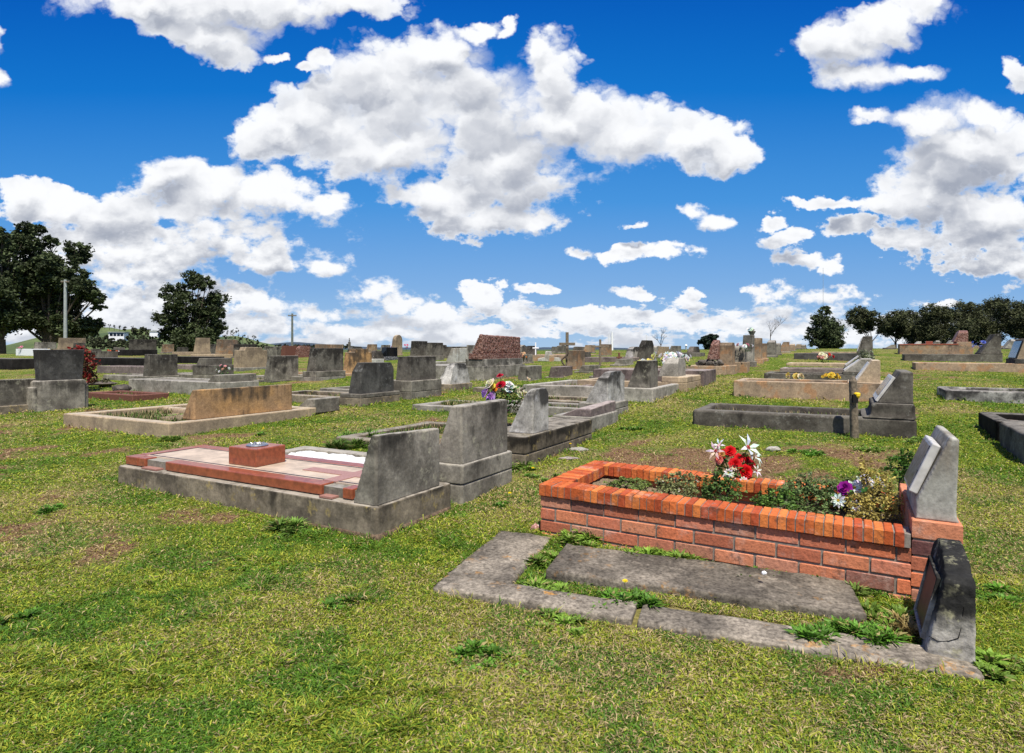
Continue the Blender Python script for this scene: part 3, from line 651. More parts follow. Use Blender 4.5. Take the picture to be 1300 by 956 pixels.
grave('dark wide headstone on a black-sided slab, before the wooded hill', (167,452), 200, L=2.6, kh=8, km='black', inf='cover', stones=[S(h=13, D=.36, t=.22, m='dark', b=.03)])
grave('long black-sided raised grave slab in the left middle distance', (262,462), 285, 189, kh=9, km='black', inf='cover')
grave('long black-sided slab grave left of the dark square headstone', (186,466), 220, 112, kh=11, km='black', inf='cover')
grave('low grey kerb grave with pink slab left of the square headstone', (184,476), 215, 123, kh=10, km='pinkish', inf='slab', infm='pinkish')
grave('low kerbed grave with grass beyond the panelled headstone steps', (255,470), 290, 205, kh=6, km='pinkish', inf='grass')
grave('dark brown block headstone beside the red shrub', (137,458), 150, 113, kh=12, km='dark', inf='block')
# far left big dark one
e, C, W, L, H, z, k = grave('big dark headstone wider at its top on a two-level plinth, red shrub behind it', (42,524), 113, L=2.4, kh=32, km='mid', inf='soil', near=True, plinth=None)
mb = MB(); mb.box(-.75, .02, .06, W-.05, -.2, 40*k); worn(mb.build('plinth', M['mid'], e), .03, .008, .1, .01)
headstone(e, -.02, .10, 39*k, W-.17, 41*k, .20, .20, 'flare', 'charcoal', True)
grave('grey headstone cut by the left edge of the picture', (-30,530), 30, L=2.3, kh=12, km='kerbstone', inf='soil', W=1.5, stones=[S(h=34, D=.34, t=.16, m='mid', shape='chamfer', b=.05, i0=.1,i1=.22)])
grave('sandstone kerb grave full of dry weeds behind the left-edge headstone', (50,500), 100, -80, kh=10, km='sand', inf='grass', green=.4)
grave('long black slab grave at the far left edge', (15,470), 60, -90, kh=14, km='black', inf='cover')
e_w = grave('white painted grave with grey headstone, pink and yellow flowers', (55,452), 64, 20, kh=9, km='white_paint', inf='cover')
headstone(e_w[0], -1.1, .1, e_w[5]-.01, 1.1, 9*e_w[6], .3, .2, 'flat', 'mid', False)
grave('black raised slab grave behind the white painted one', (95,450), 110, 40, kh=8, km='black', inf='cover', stones=[S(h=7,D=.3,t=.2,m='dark')])
grave('cream tapered headstone behind the red shrub', (76,450), 110, L=2.0, kh=8, km='cream', inf='block', stones=[S(h=13, D=.4, t=.2, m='cream', b=.03)])
grave('low old red brick grave edging with weeds and stones', (168,510), 215, 108, kh=8, km='rust', inf='soil', green=.5)
# extra small stones filling the far rows
XT = [('small mid-grey stone half hidden between the skyline graves, first right of the orange pair',488,452,497,12,'flat','mid'),('little cream stone on the skyline left of the white cross',640,447,648,8,'round','cream'),
 ('little grey stone on the skyline right of the toppled pale monument',712,449,720,9,'gable','mid'),('low tan stone between the two wooden crosses',748,449,757,9,'flat','sand'),
 ('dark stone in the grass behind the thin wooden cross base',742,458,752,9,'chamfer','dark'),('pale upright between the crumbling stone and the tall squared one',834,450,841,9,'round','light'),
 ('grey stone at the left end of the dark skyline wall',858,449,866,8,'flat','mid'),('tiny pale stone past the crest, first beyond the row end',1017,444,1020,5,'flat','cream'),('tiny grey stone past the crest, second beyond the row end',1023,443.5,1026,4,'round','mid'),
 ('small brown stone left of the round tree',208,449,222,10,'flat','sand'),('dark low stone right of the round tree',285,447,296,9,'flat','dark'),('low grey stone on the skyline before the wooded hill',146,449,160,8,'slope','mid'),
 ('small tan stone behind the clipped dark headstone',470,449,480,10,'flat','sand'),('narrow dark stone behind the wide streaked block',541,449,548,9,'flat','dark'),('grey stone behind the right shoulder of the red granite',668,462,678,10,'flat','mid'),
 ('stone behind the purple bouquet, grey and low',596,480,608,12,'flat','mid'),('tan low stone left of the sloping dark stone',770,480,786,10,'flat','sand'),('grey low stone beside the thin cross kerb',748,474,764,8,'slope','mid'),
 ('pale low stone at the foot of the crumbling twin top',792,465,806,7,'flat','light'),('low dark stone left of the white flowers heap',860,466,872,9,'flat','dark')]
for lb, x, y, xr, hp, shp, mt in XT:
    C = at(x, y); W_ = min(1.3, max(.35, wd(C, xr)))
    grave(lb, (x, y), None, L=.55, W=W_, plinth=[(.5, 2, 0, 0, 'mid')], stones=[S(h=hp, D=.34, t=.2, m=mt, shape=shp, b=.04, i0=.03, i1=.03)], name='headstone', cat='headstone')
# far centre silhouettes
FAR = [
 ('black polished headstone with pale figure, pink flowers behind', (491,458), 506, 16,'flat','black_gloss','grey_granite', 5),
 ('pale column monument behind the black polished headstone', (503,452), 512, 26,'round','cream','cream', 2),
 ('left of the two tall dark headstones side by side', (528.5,457), 544, 23,'flat','dark','mid', 5),
 ('right of the two tall dark headstones side by side', (548.5,458), 564, 22,'flat','dark','mid', 6),
 ('small dark headstone just right of the tall dark pair', (563.5,453), 568.5, 14,'chamfer','dark','mid', 3),
 ('dark low headstone between the tall pair and the white stone', (571,455), 584, 14,'flat','dark','mid', 3),
 ('flat-topped grey stone peeping over the small white headstone', (585,452), 595.5, 11,'flat','mid','mid', 3),
 ('grey stone partly behind the left end of the red granite monument', (599,456), 607, 17,'flat','light','mid', 3),
 ('low brown and dark rock mound headstone right of the orange pair', (474,459), 489, 13,'pyramid','rock','kerbstone', 3),
 ('small gabled grey headstone right of the red granite monument', (662.5,455), 671, 16,'gable','mid','mid', 2),
 ('dark rounded headstone next to the gabled grey one', (673.5,455), 683, 15,'chamfer','dark','mid', 2),
 ('brown brick-coloured headstone block below the utility pole, left one', (362,453), 378, 13,'flat','rust','rust', 1),
 ('brown rounded granite headstone just right of the utility pole', (380,454), 397, 14,'chamfer','red_granite','rust', 1),
 ('cream and brown headstone behind the plum-grey one', (405,455), 437, 17,'flat','sand','sand', 2),
 ('dark rounded stone behind the mottled orange headstone', (446,450), 462, 9,'chamfer','charcoal','mid', 1),
 ('dark headstone with blunt top at the left of the panelled headstone', (301,455), 327, 17,'flat','dark','mid', 2),
 ('grey headstone behind the beige tapered one', (268,448), 275, 12,'flat','dark','mid', 1),
 ('grey block standing behind the wooden cross', (732.5,470), 744.5, 24,'flat','sand','mid', 1),
 ('small grey block below and left of the wooden cross block', (672,484), 690, 18,'flat','mid','mid', 1),
 ('low stone block at the foot of the wooden cross', (711,480), 729, 13,'flat','pinkish','pinkish', 1),
 ('square tan stone behind the thin wooden cross', (769,452), 778, 14,'flat','sand','mid', 1),
 ('crumbling twin-topped pale headstone left of the taller one', (804,458), 817, 17,'broken','pale','mid', 1),
 ('tall squared headstone with thin white rod on its top', (820,458), 831.5, 25,'chamfer','dark','mid', 2),
 ('small pale upright stone at the left end of the long low wall', (845,455), 851, 14,'flat','cream','mid', 2),
 ('dark rough stone left of the small black tree', (881,452), 890, 11,'chamfer','rock','mid', 1),
 ('small red-brown stone right of the red boulder', (918,458), 922, 17,'round','red_granite','mid', 1),
 ('dark stone just under the left end of the cross block wall', (706,447), 716, 6,'flat','dark','mid', 1),
 ('low grey stone on the skyline right of the wooden cross', (733,447), 748, 6,'slope','dark','mid', 1),
 ('low dark headstone at the far left near the pole', (118,452), 130, 8,'flat','dark','mid', 1),
 ('pale low stone on the skyline left of the orange pair', (408,449), 425, 8,'flat','cream','mid', 1),
 ('low white stone beside the black polished headstone plinth', (478,462), 489, 5,'flat','whitestone','mid', 1),
 ('small dark skyline stone left of the beige tapered headstone', (228,450), 240, 8,'flat','dark','mid', 1),
]
for lb, c, xr, hp, shp, mt, km, pp in FAR:
    C = at(*c); W_ = min(1.9, wd(C, xr)); W_ = W_ if .2 < W_ else .6
    grave(lb, c, None, L=.6, W=W_, plinth=[(.5,pp,0,0,km)], stones=[S(h=hp-pp+1, D=.34, t=.2 if shp != 'flat' else .26, m=mt, shape=shp, b=.04, i0=.02, i1=.02)], name='headstone', cat='headstone')
LOWK = [
 ('long pale kerb wall on the skyline behind the white cross', (703,459), None, 640, 8, 'sand','slab', 5.0),
 ('long low pinkish kerb behind the thin wooden cross', (800,460), None, 740, 6, 'pinkish','slab', 2.2),
 ('low pale kerb on the grass below the tall squared headstone', (827,472), None, 806, 6,'cream','soil', 1.2),
 ('low dark kerb below the thin cross, half sunk in the grass', (823,476), None, 783, 4,'pinkish','grass', 1.1),
 ('long low dark wall running left of the red boulder on the skyline', (889,453), None, 850, 5,'dark','cover', 1.0),
 ('grey kerbed grave left of the crumbling black-stained headstone', (752,520), None, 660, 9,'kerbstone','grass', 1.0),
 ('grey kerbed grave with dry weeds behind the purple bouquet', (655,500), None, 600, 6,'kerbstone','grass', 1.0),
 ('thin pale kerb surround lying in the grass between the rows', (618,527), None, 523, 8,'light','grass', 1.1),
 ('low grey-green kerb crossing the grass below the thin cross', (790,490), None, 730, 4,'mid','grass', 1.1),
 ('weathered double kerb behind the pale-sided chipped headstone', (742,497), None, 672, 7,'pinkish','soil', 1.2),
]
for lb, c, xr, xl, kp, km, inf, W_ in LOWK:
    grave(lb, c, None, xl=xl, W=W_, kh=kp, km=km, inf=inf, near=False, name='kerb_surround', cat='kerb surround')

# ---- row right of the path
e, C, W, L, H, z, k = grave('long dark grey kerbed grave with a stepped dark headstone bearing a plaque', (1164,558), None, 879, W=1.15, kh=25, km='dark', inf='soil', weed=900, green=.5, near=True, kt=.13)
mb = MB(); mb.box(-.55, -.0, .0, W, H-.01, H+2*k); mb.box(-.45, -.01, .02, W-.02, H, H+19*k); worn(mb.build('plinth', M['dark'], e), .025, .006, .1, .01)
o = headstone(e, -.03, .06, H+18*k, W-.12, 42*k, .36, .12, 'flat', 'dark', True)
an = math.atan2(.24, 42*k); mb = MB(); mb.box(-.035, -.004, .03, W-.15, .02, 40*k); q = mb.build('plaque', M['marble'], o, bevel=.004); q.location = (-.36, 0, .0); q.rotation_euler = (0, an, 0)
mb = MB(); mb.box(-.037, -.028, .10, W-.22, .08, 36*k); mb.build('plaque_face', M['black_gloss'], q, bevel=.002)
grave('long sandstone-kerbed grave with pale wedge headstone and yellow flowers', (1131,511), None, 931, W=1.1, kh=23, km='sand', inf='soil', weed=900, green=.3, plinth=[(.62,1,0,0,'sand')], stones=[S(h=29, D=.36, t=.12, m='cream', plaque='marble', i0=.12, i1=.12, b=.14)])
grave('grey kerbed grave with low sloping stone, third up the right row', (1110,489), None, 970, W=1.2, kh=13, km='dark', inf='soil', green=.5, plinth=[(.6,4,0,0,'dark')], stones=[S(h=16, D=.55, t=.2, m='light', plaque='marble')])
grave('grey kerbed grave behind, with twin low sloping stones and a shrub', (1106,478), None, 990, W=1.2, kh=9, km='pinkish', inf='soil', plinth=[(.6,4,0,0,'dark')], stones=[S(h=14, D=.55, t=.2, m='light', plaque='marble')])
grave('pale-topped flat grave just below the charcoal raised grave', (1100,468), None, 998, W=1.2, kh=6, km='cream', inf='slab')
grave('charcoal raised grave with tall grey headstone at the head of the right row', (1109,460), None, 1008, W=1.3, kh=11, km='charcoal', inf='cover', plinth=[(.5,2,0,0,'dark')], stones=[S(h=20, D=.45, t=.28, m='dark', plaque='marble')])
grave('flat pale grave on the crest behind the charcoal grave', (1092,452), None, 1030, W=1.2, kh=5, km='cream', inf='slab')
# far right row
e, C, W, L, H, z, k = grave('sandstone grave with red painted rim and small red vase block', (1236,450), None, 1142, W=1.2, kh=12, km='sand', inf='cover')
mb = MB(); mb.box(-L-.01, -.5, -.01, W+.01, H, H+1.6*k); mb.build('red_rim', M['terracotta'], e, bevel=.01); mb = MB(); mb.box(-1.6, -1.35, .3, .6, H+1.6*k, H+5*k); mb.build('vase_block', M['terracotta'], e, bevel=.01)
headstone(e, -.05, .08, H, W-.16, 4*k, .5, .5, 'flat', 'sand', False, 'head_block'); headstone(e, -.15, .2, H+4*k, W-.4, 15*k, .5, .28, 'round', 'red_granite', False)
grave('long dark kerb grave with tall grey wedge headstone, white and blue flowers', (1273,460), None, 1148, W=1.1, kh=10, km='dark', inf='soil', green=.7, plinth=[(.6,2,0,0,'dark')], stones=[S(h=24, D=.55, t=.16, m='dark')])
grave('sandstone kerb grave with black-plaqued headstone at the right edge', (1318,474), None, 1162, W=1.1, kh=12, km='sand', inf='soil', green=.7, plinth=[(.5,6,0,0,'charcoal')], stones=[S(h=26, D=.42, t=.25, m='cream', plaque='black_gloss')])
grave('low black and white flaking kerb grave on the right slope', (1345,515), None, 1200, W=1.15, kh=16, km='flaking', inf='soil', green=.6, near=True)
RF = [('white sloping headstone left behind the red-rimmed grave', (1171,438), 8,'whitestone'),('grey gabled stone behind the middle of the red-rimmed grave', (1195,438), 9,'mid'),
 ('white leaning-front headstone right behind the red rim', (1213,438), 10,'whitestone'),('pale rounded stone under the right-hand trees', (1291,441), 11,'light'),
 ('low grey kerb stone on the crest left of the red-rimmed grave', (1138,446), 4,'mid')]
for lb, c, hp, mt in RF:
    C = at_z(c[0], 33); grave(lb, c, None, L=.6, W=1.0, c3=C, plinth=[(.6,2,0,0,'mid')], stones=[S(h=(C.z-EYE)*0+hp, D=.45, t=.15, m=mt, shape='gable' if 'gabled' in lb else ('round' if 'rounded' in lb else 'flat'), b=.04)], name='headstone', cat='headstone')
grave('long low kerb in front of the right-hand trees', (1330,442), None, L=6, W=1.2, kh=4, km='sand', inf='slab', c3=at_z(1330,34), name='kerb_surround', cat='kerb surround')

# ---- broken dark graves cut by the right edge: foot end walls face left
cf = at(1302,592)   # near foot corner
def foot_grave(label, off, W_, L_, Hh, mat, notch=False):
    C = cf+V*off; C.z = gz(C.x, C.y); e = empty('grave', C, -TH, label, 'grave')
    mb = MB(); kt = .15
    if notch: mb.prism([(0,-.25),(L_,-.25),(L_,Hh),(.62,Hh),(.50,Hh*.45),(.36,Hh*.5),(.22,Hh)]+[(0,Hh)], 0, kt)
    else: mb.box(0, L_, 0, kt, -.25, Hh)
    mb.box(0, L_, W_-kt, W_, -.25, Hh); mb.box(0, kt, kt-.01, W_-kt+.01, -.25, Hh-.004)
    worn(mb.build('kerb', M[mat], e), .025, .012, .12, .012)
    mb = MB(); mb.box(kt*.7, L_, kt*.7, W_-kt*.7, 0, Hh*.7); worn(mb.build('broken_slab', M['pinkish'], e), .035, .05, .3, .01)
    FOOT.append((C.x, C.y, 0, L_, 0, W_, 9))
foot_grave('dark broken kerb grave with a notched side at the right edge', 0.0, 1.15, 2.4, .30, 'dark', True)
foot_grave('dark low grave just behind the notched one at the right edge', 1.3, 1.1, 2.3, .24, 'black')
# ---------------------------------------------------------------- brick grave
def brick_grave():
    cf = at(686, 677)                      # near foot corner
    a_ = (1221-CX)/FPX; L = (a_*cf.y-cf.x)/(U.x-a_*U.y); W = .93; cz = cf.z
    e = empty('brick_grave', cf, -TH,  'orange brick grave planted with weeds and flowers, white headstone at its head', 'grave')
    e.rotation_euler = (0, R(.8), -TH)
    rr = random.Random(3); PW = .20
    BL, BH, BT, J = .205, .074, .108, .011; rows = 3; z0 = cz*0+.01
    # measured: cap top 0.345 m above the ground at the foot
    captop = .322; caph = .078; base = captop-caph
    vs, fs, cs = [], [], []
    def brick(x0, x1, y0, y1, a, b, col):
        n = len(vs); c = .004; j = lambda: rr.uniform(-.0018, .0018)
        x0 += j(); x1 += j(); a += j(); b += j(); y0 += j(); y1 += j()
        # chamfered box: 24 vertices would be heavy, use inset faces through 3 slabs
        pts = []
        for zz, ins in ((a, c), (a+c, 0), (b-c, 0), (b, c)):
            for (x, y) in ((x0+ins, y0+ins), (x1-ins, y0+ins), (x1-ins, y1-ins), (x0+ins, y1-ins)): pts.append((x, y, zz))
        vs.extend(pts); q = [(n, n+3, n+2, n+1), (n+12, n+13, n+14, n+15)]
        for k in range(3):
            for i in range(4):
                j2 = (i+1) % 4; q.append((n+4*k+i, n+4*k+j2, n+4*k+4+j2, n+4*k+4+i))
        fs.extend(q); cs.extend([col]*len(q))
    def bcol(cap=False):
        if cap: b = rr.choice([(.54,.135,.036), (.46,.10,.026), (.60,.18,.045), (.38,.072,.024)])
        else: b = rr.choice([(.50,.175,.085), (.54,.205,.105), (.43,.135,.07), (.46,.20,.12), (.58,.17,.075), (.47,.15,.08), (.54,.19,.11), (.24,.10,.07)])
        f = rr.uniform(.85, 1.12); return tuple(x*f for x in b)
    def flush(nm, par, mat='brick'):
        o = colmesh(nm, list(vs), list(fs), list(cs), M[mat], par); vs.clear(); fs.clear(); cs.clear(); return o
    BHc = .079
    def wall_x(x0, x1, y0, y1, nm, offs=0.0):
        k = 0; b = base
        while b > -.10:
            x = x0-(BL+J)*(.5 if (k % 2) else 0)-offs
            while x < x1:
                a0 = max(x, x0); a1 = min(x+BL, x1)
                if a1-a0 > .03: brick(a0, a1, y0, y1, b-BHc+J, b, bcol())
                x += BL+J
            b -= BHc; k += 1
        w = flush(nm, e)
        mb = MB(); mb.box(x0+.006, x1-.006, y0+.006, y1-.006, -.12, base+.004); mb.build('mortar', M['mortar'], w)
    def wall_y(x0, x1, y0, y1, nm):
        k = 0; b = base
        while b > -.10:
            y = y0-(BL+J)*(.5 if (k % 2 == 0) else 0)
            while y < y1:
                a0 = max(y, y0); a1 = min(y+BL, y1)
                if a1-a0 > .03: brick(x0, x1, a0, a1, b-BHc+J, b, bcol())
                y += BL+J
            b -= BHc; k += 1
        w = flush(nm, e); mb = MB(); mb.box(x0+.006, x1-.006, y0+.006, y1-.006, -.12, base+.004); mb.build('mortar', M['mortar'], w)
    wall_x(0, L-PW-.002, 0, BT, 'brick_wall'); wall_x(0, L-PW, W-BT, W, 'brick_wall'); wall_y(0, BT, BT+.003, W-BT-.003, 'brick_wall')
    # bull-nosed brick-on-edge capping
    capw = .165; o_ = .016; cw = .0385; CJ = .0055; x = -.004
    while x < L-PW-cw+.01:
        brick(x, min(x+cw, L-PW-.003), -o_, capw-o_, captop-caph+.002, captop+rr.uniform(-.002, .002), bcol(True)); x += cw+CJ
    flush('brick_capping', e)
    x = -.004
    while x < L-PW-cw:
        brick(x, x+cw, W-capw+o_, W+o_, captop-caph+.002, captop+rr.uniform(-.002, .002), bcol(True)); x += cw+CJ
    flush('brick_capping', e)
    y = capw-o_+CJ
    while y < W-capw+o_-cw:
        brick(-.004, capw-o_, y, y+cw, captop-caph+.002, captop+rr.uniform(-.002, .002), bcol(True)); y += cw+CJ
    flush('brick_capping', e)
    mb = MB(); mb.box(-.008, L-PW-.006, -.012, capw-o_-.012, captop-caph+.004, captop-.008); mb.box(-.008, L-PW-.006, W-capw+o_+.012, W+.012, captop-caph+.004, captop-.008); mb.box(-.012, capw-o_-.012, capw-o_-.01, W-capw+o_+.01, captop-caph+.004, captop-.0085)
    mb.build('mortar', M['mortar'], e)
    # pier at the head
    pt = captop+.062
    b = pt; k = 0; hs = [.098]+[BHc]*6
    for hh in hs:
        if k == 0:
            y = 0
            while y < W-.02: brick(L-PW, L, y, min(y+BL, W), b-hh+J, b, bcol()); y += BL+J
        else:
            cut = L-PW+(.14 if k % 2 else .0)
            for (a0, a1) in (((L-PW, L-PW+.098), (L-PW+.109, L)) if k % 2 else ((L-PW, L-.08), (L-.07, L))):
                y = 0
                while y < W-.02: brick(a0, a1, y, min(y+BL, W), b-hh+J, b, (.12,.05,.045) if (k == 1 and y == 0 and a0 == L-PW) else bcol()); y += BL+J
        b -= hh; k += 1
    pw = flush('brick_pier', e); mb = MB(); mb.box(L-PW+.005, L-.005, .005, W-.005, -.14, pt-.004); mb.build('mortar', M['mortar'], pw)
    # soil bed
    mb = MB(); vs2 = []; f2 = []; nx, ny = 60, 24
    for i in range(nx+1):
        for j in range(ny+1):
            x = BT+(L-PW-BT)*i/nx; y = BT*.6+(W-BT*1.2)*j/ny; vs2.append((x, y, captop-.13+.04*math.sin(x*3+y*2)+rr.uniform(-.01, .012)))
    for i in range(nx):
        for j in range(ny): q = i*(ny+1)+j; f2.append((q, q+ny+1, q+ny+2, q+1))
    mb.add(vs2, f2); mb.build('soil_bed', M['soil'], e)
    # white headstone with tilted book tablet
    # widths: base .27 deep, .62 wide
    k = 3.08/FPX; Wm = .55; y0 = .03; H = .415
    prof = [(L-.285, 0), (L-.008, 0), (L-.018, .03), (L-.055, .075), (L-.012+.0, .40), (L-.012, H-.035), (L-.085, H)]
    prof = [(L-.186,0),(L-.004,0),(L-.018,.025),(L-.022,.06),(L-.014,H-.008),(L-.052,H),(L-.184,.095)]
    mb = MB(); mb.prism(prof, y0, y0+Wm)
    hs_ = mb.build('headstone', M['whitestone'], e); hs_.location = (0, 0, pt-.004); worn(hs_, .010, .002, .1, .003)
    ang = math.atan2(.122, H-.10)
    tb = MB(); tb.box(-.038, 0, 0, .34, 0, .265); tt = tb.build('tablet', M['marble'], hs_, bevel=.007)
    tt.location = (L-.178, y0+.03, .115); tt.rotation_euler = (0, ang, 0)
    fb = MB(); fb.box(-.042, -.037, .02, .32, .018, .247); fb.build('tablet_face', M['tablet'], tt, bevel=.002)
    FOOT.append((cf.x, cf.y, 0, L, 0, W, 9))
    return e, cf, L, W, captop
plain('tablet', (.20,.20,.23), .3, .8, 30, metallic=.5, col2=(.03,.03,.04))
bg, bgC, bgL, bgW, bgT = brick_grave()
BM = Matrix.Translation(bgC)@Matrix.Rotation(-TH, 4, 'Z')

# ---------------------------------------------------------------- sunken concrete surround with the leaning headstone
def sunken():
    c = at(1252, 868); nf = at(549, 754)
    uu = (nf-c); L = math.hypot(uu.x, uu.y); ang = math.atan2(-uu.y, -uu.x)
    e = empty('sunken_grave', Vector((c.x, c.y, c.z)), ang, 'sunken grey concrete grave surround with a central slab and small leaning dark headstone', 'grave')
    W = 1.02; dz = (nf.z-c.z)
    sl = dz/L
    def strip(nm, x0, x1, y0, y1, h, vox=.014, amt=.02, cracks=0):
        mb = MB()
        n = max(1, int((x1-x0)/.2))
        vs = [(x, y, (-x)*sl+zz) for x in (x0, x1) for (y, zz) in ((y0, -.10), (y1, -.10), (y1, h), (y0, h))]
        mb.add(vs, [(0,1,2,3), (7,6,5,4), (0,4,5,1), (1,5,6,2), (2,6,7,3), (3,7,4,0)])
        o = mb.build(nm, M['slab'], e); worn(o, vox, amt, .35, .005)
        d = o.modifiers.new('broken', 'DISPLACE'); d.texture = cloudtex(.06); d.strength = .010; d.texture_coords = 'GLOBAL'
        return o
    strip('side_kerb', -1.28, .0, 0, .21, .022); strip('side_kerb', -L-.01, -1.30, 0.01, .20, .026)
    strip('foot_kerb', -L-.02, -L+.33, .205, W, .022)
    strip('side_kerb', -L+.38, -.3, W-.12, W-.0, .02)
    s = strip('cover_slab', -L+.47, -.32, .36, W-.20, .055); 
    # headstone: leaning clipped wedge
    H = .40; Wh = .47; ol = [(0,0),(0,.20),(.006,.325),(.035,.35),(.09,.352),(.12,.375),(.27,H),(.37,H*1.01),(.43,H*.97),(Wh,.35),(Wh-.01,.1),(Wh,0)]; n = len(ol); D = .17; t = .08
    vs = [(0, y, z) for y, z in ol]+[(-(D-(D-t)*(z/H)), y, z) for y, z in ol]
    mb = MB(); mb.add(vs, [tuple(range(n-1, -1, -1)), tuple(range(n, 2*n))]+[(i, (i+1) % n, n+(i+1) % n, n+i) for i in range(n)])
    h = mb.build('headstone', M['leaning'], e); hp_ = at(1239, 851)-e.location; h.location = Matrix.Rotation(-ang, 4, 'Z')@Vector((hp_.x, hp_.y, hp_.z-.01)); h.rotation_euler = (0, 0, -TH-ang); worn(h, .007, .016, .05, .002)
    an = math.atan2(D-t, H)
    p = MB(); p.box(-.008, .004, .09, Wh-.09, .07, .31); pl = p.build('inset_plaque', M['plaque_brown'], h, bevel=.003); pl.location = (-D-.001, 0, 0); pl.rotation_euler = (0, an, 0)
    fr = MB()
    for a in ((.078,.09,.058,.322),(Wh-.09,Wh-.078,.058,.322),(.09,Wh-.09,.058,.07),(.09,Wh-.09,.31,.322)): fr.box(-.016, .004, a[0], a[1], a[2], a[3])
    f_ = fr.build('plaque_frame', M['leaning'], h, bevel=.003); f_.location = (-D-.001, 0, 0); f_.rotation_euler = (0, an, 0)
    # crack in the near face
    cr = MB(); pts = [(-.150,.115),(-.12,.10),(-.085,.11),(-.055,.13),(-.048,.17),(-.042,.22),(-.036,.27)]
    pts = [(x, z*.9) for x, z in pts]
    for (x0, z0), (x1, z1) in zip(pts, pts[1:]): cr.tube((x0, .0005, z0), (x1, .0005, z1), .0018, .0018, 5)
    cr.build('crack', M['crack'], h)
    cc, ss = math.cos(ang), math.sin(ang)
    FOOT.append((c.x, c.y, -L, .1, 0, .24, 9, ang)); FOOT.append((c.x, c.y, -L, -L+.34, 0, W, 9, ang)); FOOT.append((c.x, c.y, -L+.5, -.44, .44, W-.16, 9, ang))
stone('leaning', (.46,.43,.37), (.22,.20,.17), dark=(.016,.016,.015), streak=.97, grime=.5, topdark=1.6, spots=(.35,.33,.2), H=.42, bump=.7)
plain('plaque_brown', (.055,.04,.035), .5, .4, 20); plain('crack', (.008,.007,.006), 1)
sunken()

# ---------------------------------------------------------------- flowers
def petal_flower(kind, col, r, rr, vs, fs, cs, c, nrm):
    q = Vector(nrm).to_track_quat('Z', 'Y').to_matrix()
    def add(pts, col):
        n = len(vs); vs.extend([tuple(Vector(c)+q@Vector(p)) for p in pts]); fs.append(tuple(range(n, n+len(pts)))); cs.append(tuple(x*rr.uniform(.8, 1.15) for x in col))
    if kind == 'rose':
        for ring in range(4):
            k = 5+ring; rad = r*(.25+.25*ring); lift = r*(.75-.22*ring)
            for i in range(k):
                a = 2*math.pi*i/k+ring*.5; w = 1.25*math.pi/k
                add([(0,0,0), (rad*math.cos(a-w), rad*math.sin(a-w), lift*.8), (rad*1.15*math.cos(a), rad*1.15*math.sin(a), lift), (rad*math.cos(a+w), rad*math.sin(a+w), lift*.8)], col)
    elif kind == 'lily':
        for i in range(6):
            a = i*math.pi/3+rr.random()*.2; w = .30
            add([(0,0,0), (r*.6*math.cos(a-w), r*.6*math.sin(a-w), r*.35), (r*1.25*math.cos(a), r*1.25*math.sin(a), r*.30), (r*.6*math.cos(a+w), r*.6*math.sin(a+w), r*.35)], col)
    else:
        for ring in range(2):
            k = 9
            for i in range(k):
                a = 2*math.pi*i/k+ring*.35; w = .28; rad = r*(1-.35*ring)
                add([(0,0,.02*r), (rad*.7*math.cos(a-w), rad*.7*math.sin(a-w), r*(.15+.25*ring)), (rad*math.cos(a), rad*math.sin(a), r*(.12+.3*ring)), (rad*.7*math.cos(a+w), rad*.7*math.sin(a+w), r*(.15+.25*ring))], col)
def bouquet(label, C, spec, leaves=60, spread=.16, h=.16, seed=1, pot=None, leafcol=(.05,.10,.02), cat='bouquet', name='bouquet', sc=1.0):
    spec = [(q[0], q[1])+tuple(v*sc for v in q[2:6]) for q in spec]; spread *= sc; h *= sc
    """spec: (kind, colour, radius, dx, dy, dz)"""
    rr = random.Random(seed); e = empty(name, C, 0, label, cat)
    vs, fs, cs = [], [], []
    for i in range(leaves):
        a = rr.random()*6.28; d = spread*math.sqrt(rr.random()); z = h*rr.uniform(.05, .95)
        c = Vector((d*math.cos(a), d*math.sin(a), z)); l = rr.uniform(.03, .06)*(spread/.16)**.5; b = rr.random()*6.28; ti = rr.uniform(-.4, .8)
        dr = Vector((math.cos(b)*math.cos(ti), math.sin(b)*math.cos(ti), math.sin(ti))); sd = dr.cross(Vector((rr.random(), rr.random(), 1))).normalized()*l*.3
        n = len(vs); vs.extend([tuple(c), tuple(c+dr*l*.5+sd), tuple(c+dr*l), tuple(c+dr*l*.5-sd)]); fs.append((n, n+1, n+2, n+3)); cs.append(tuple(x*rr.uniform(.4, 1.8) for x in leafcol))
    for s_ in spec:
        n = len(vs); top = Vector(s_[3:6]); b = Vector((top.x*.25, top.y*.25, 0)); sd = Vector((.003, 0, 0))
        vs.extend([tuple(b-sd), tuple(b+sd), tuple(top+sd), tuple(top-sd)]); fs.append((n, n+1, n+2, n+3)); cs.append(leafcol)
    colmesh('foliage', vs, fs, cs, M['leafy'], e)
    for s_ in spec:
        vs, fs, cs = [], [], []
        top = Vector(s_[3:6]); nr = Vector((top.x*1.5, top.y*1.5-.12, max(.1, top.z*.6))).normalized()
        petal_flower(s_[0], s_[1], s_[2], rr, vs, fs, cs, top, nr)
        if s_[0] != 'rose':
            petal_flower('rose', (.75,.55,.08) if s_[0] == 'daisy' else (.55,.12,.10), s_[2]*.18, rr, vs, fs, cs, top+nr*s_[2]*.15, nr)
        colmesh('blossom', vs, fs, cs, M['petal'], e)
    if pot:
        mb = MB(); mb.lathe((0,0,0), [(pot[0]*.7,0),(pot[0],pot[1]),(pot[0]*.85,pot[1]),(pot[0]*.8,pot[1]*.8)], 14); mb.build('vase', M['charcoal'], e, smooth=False)
    return e
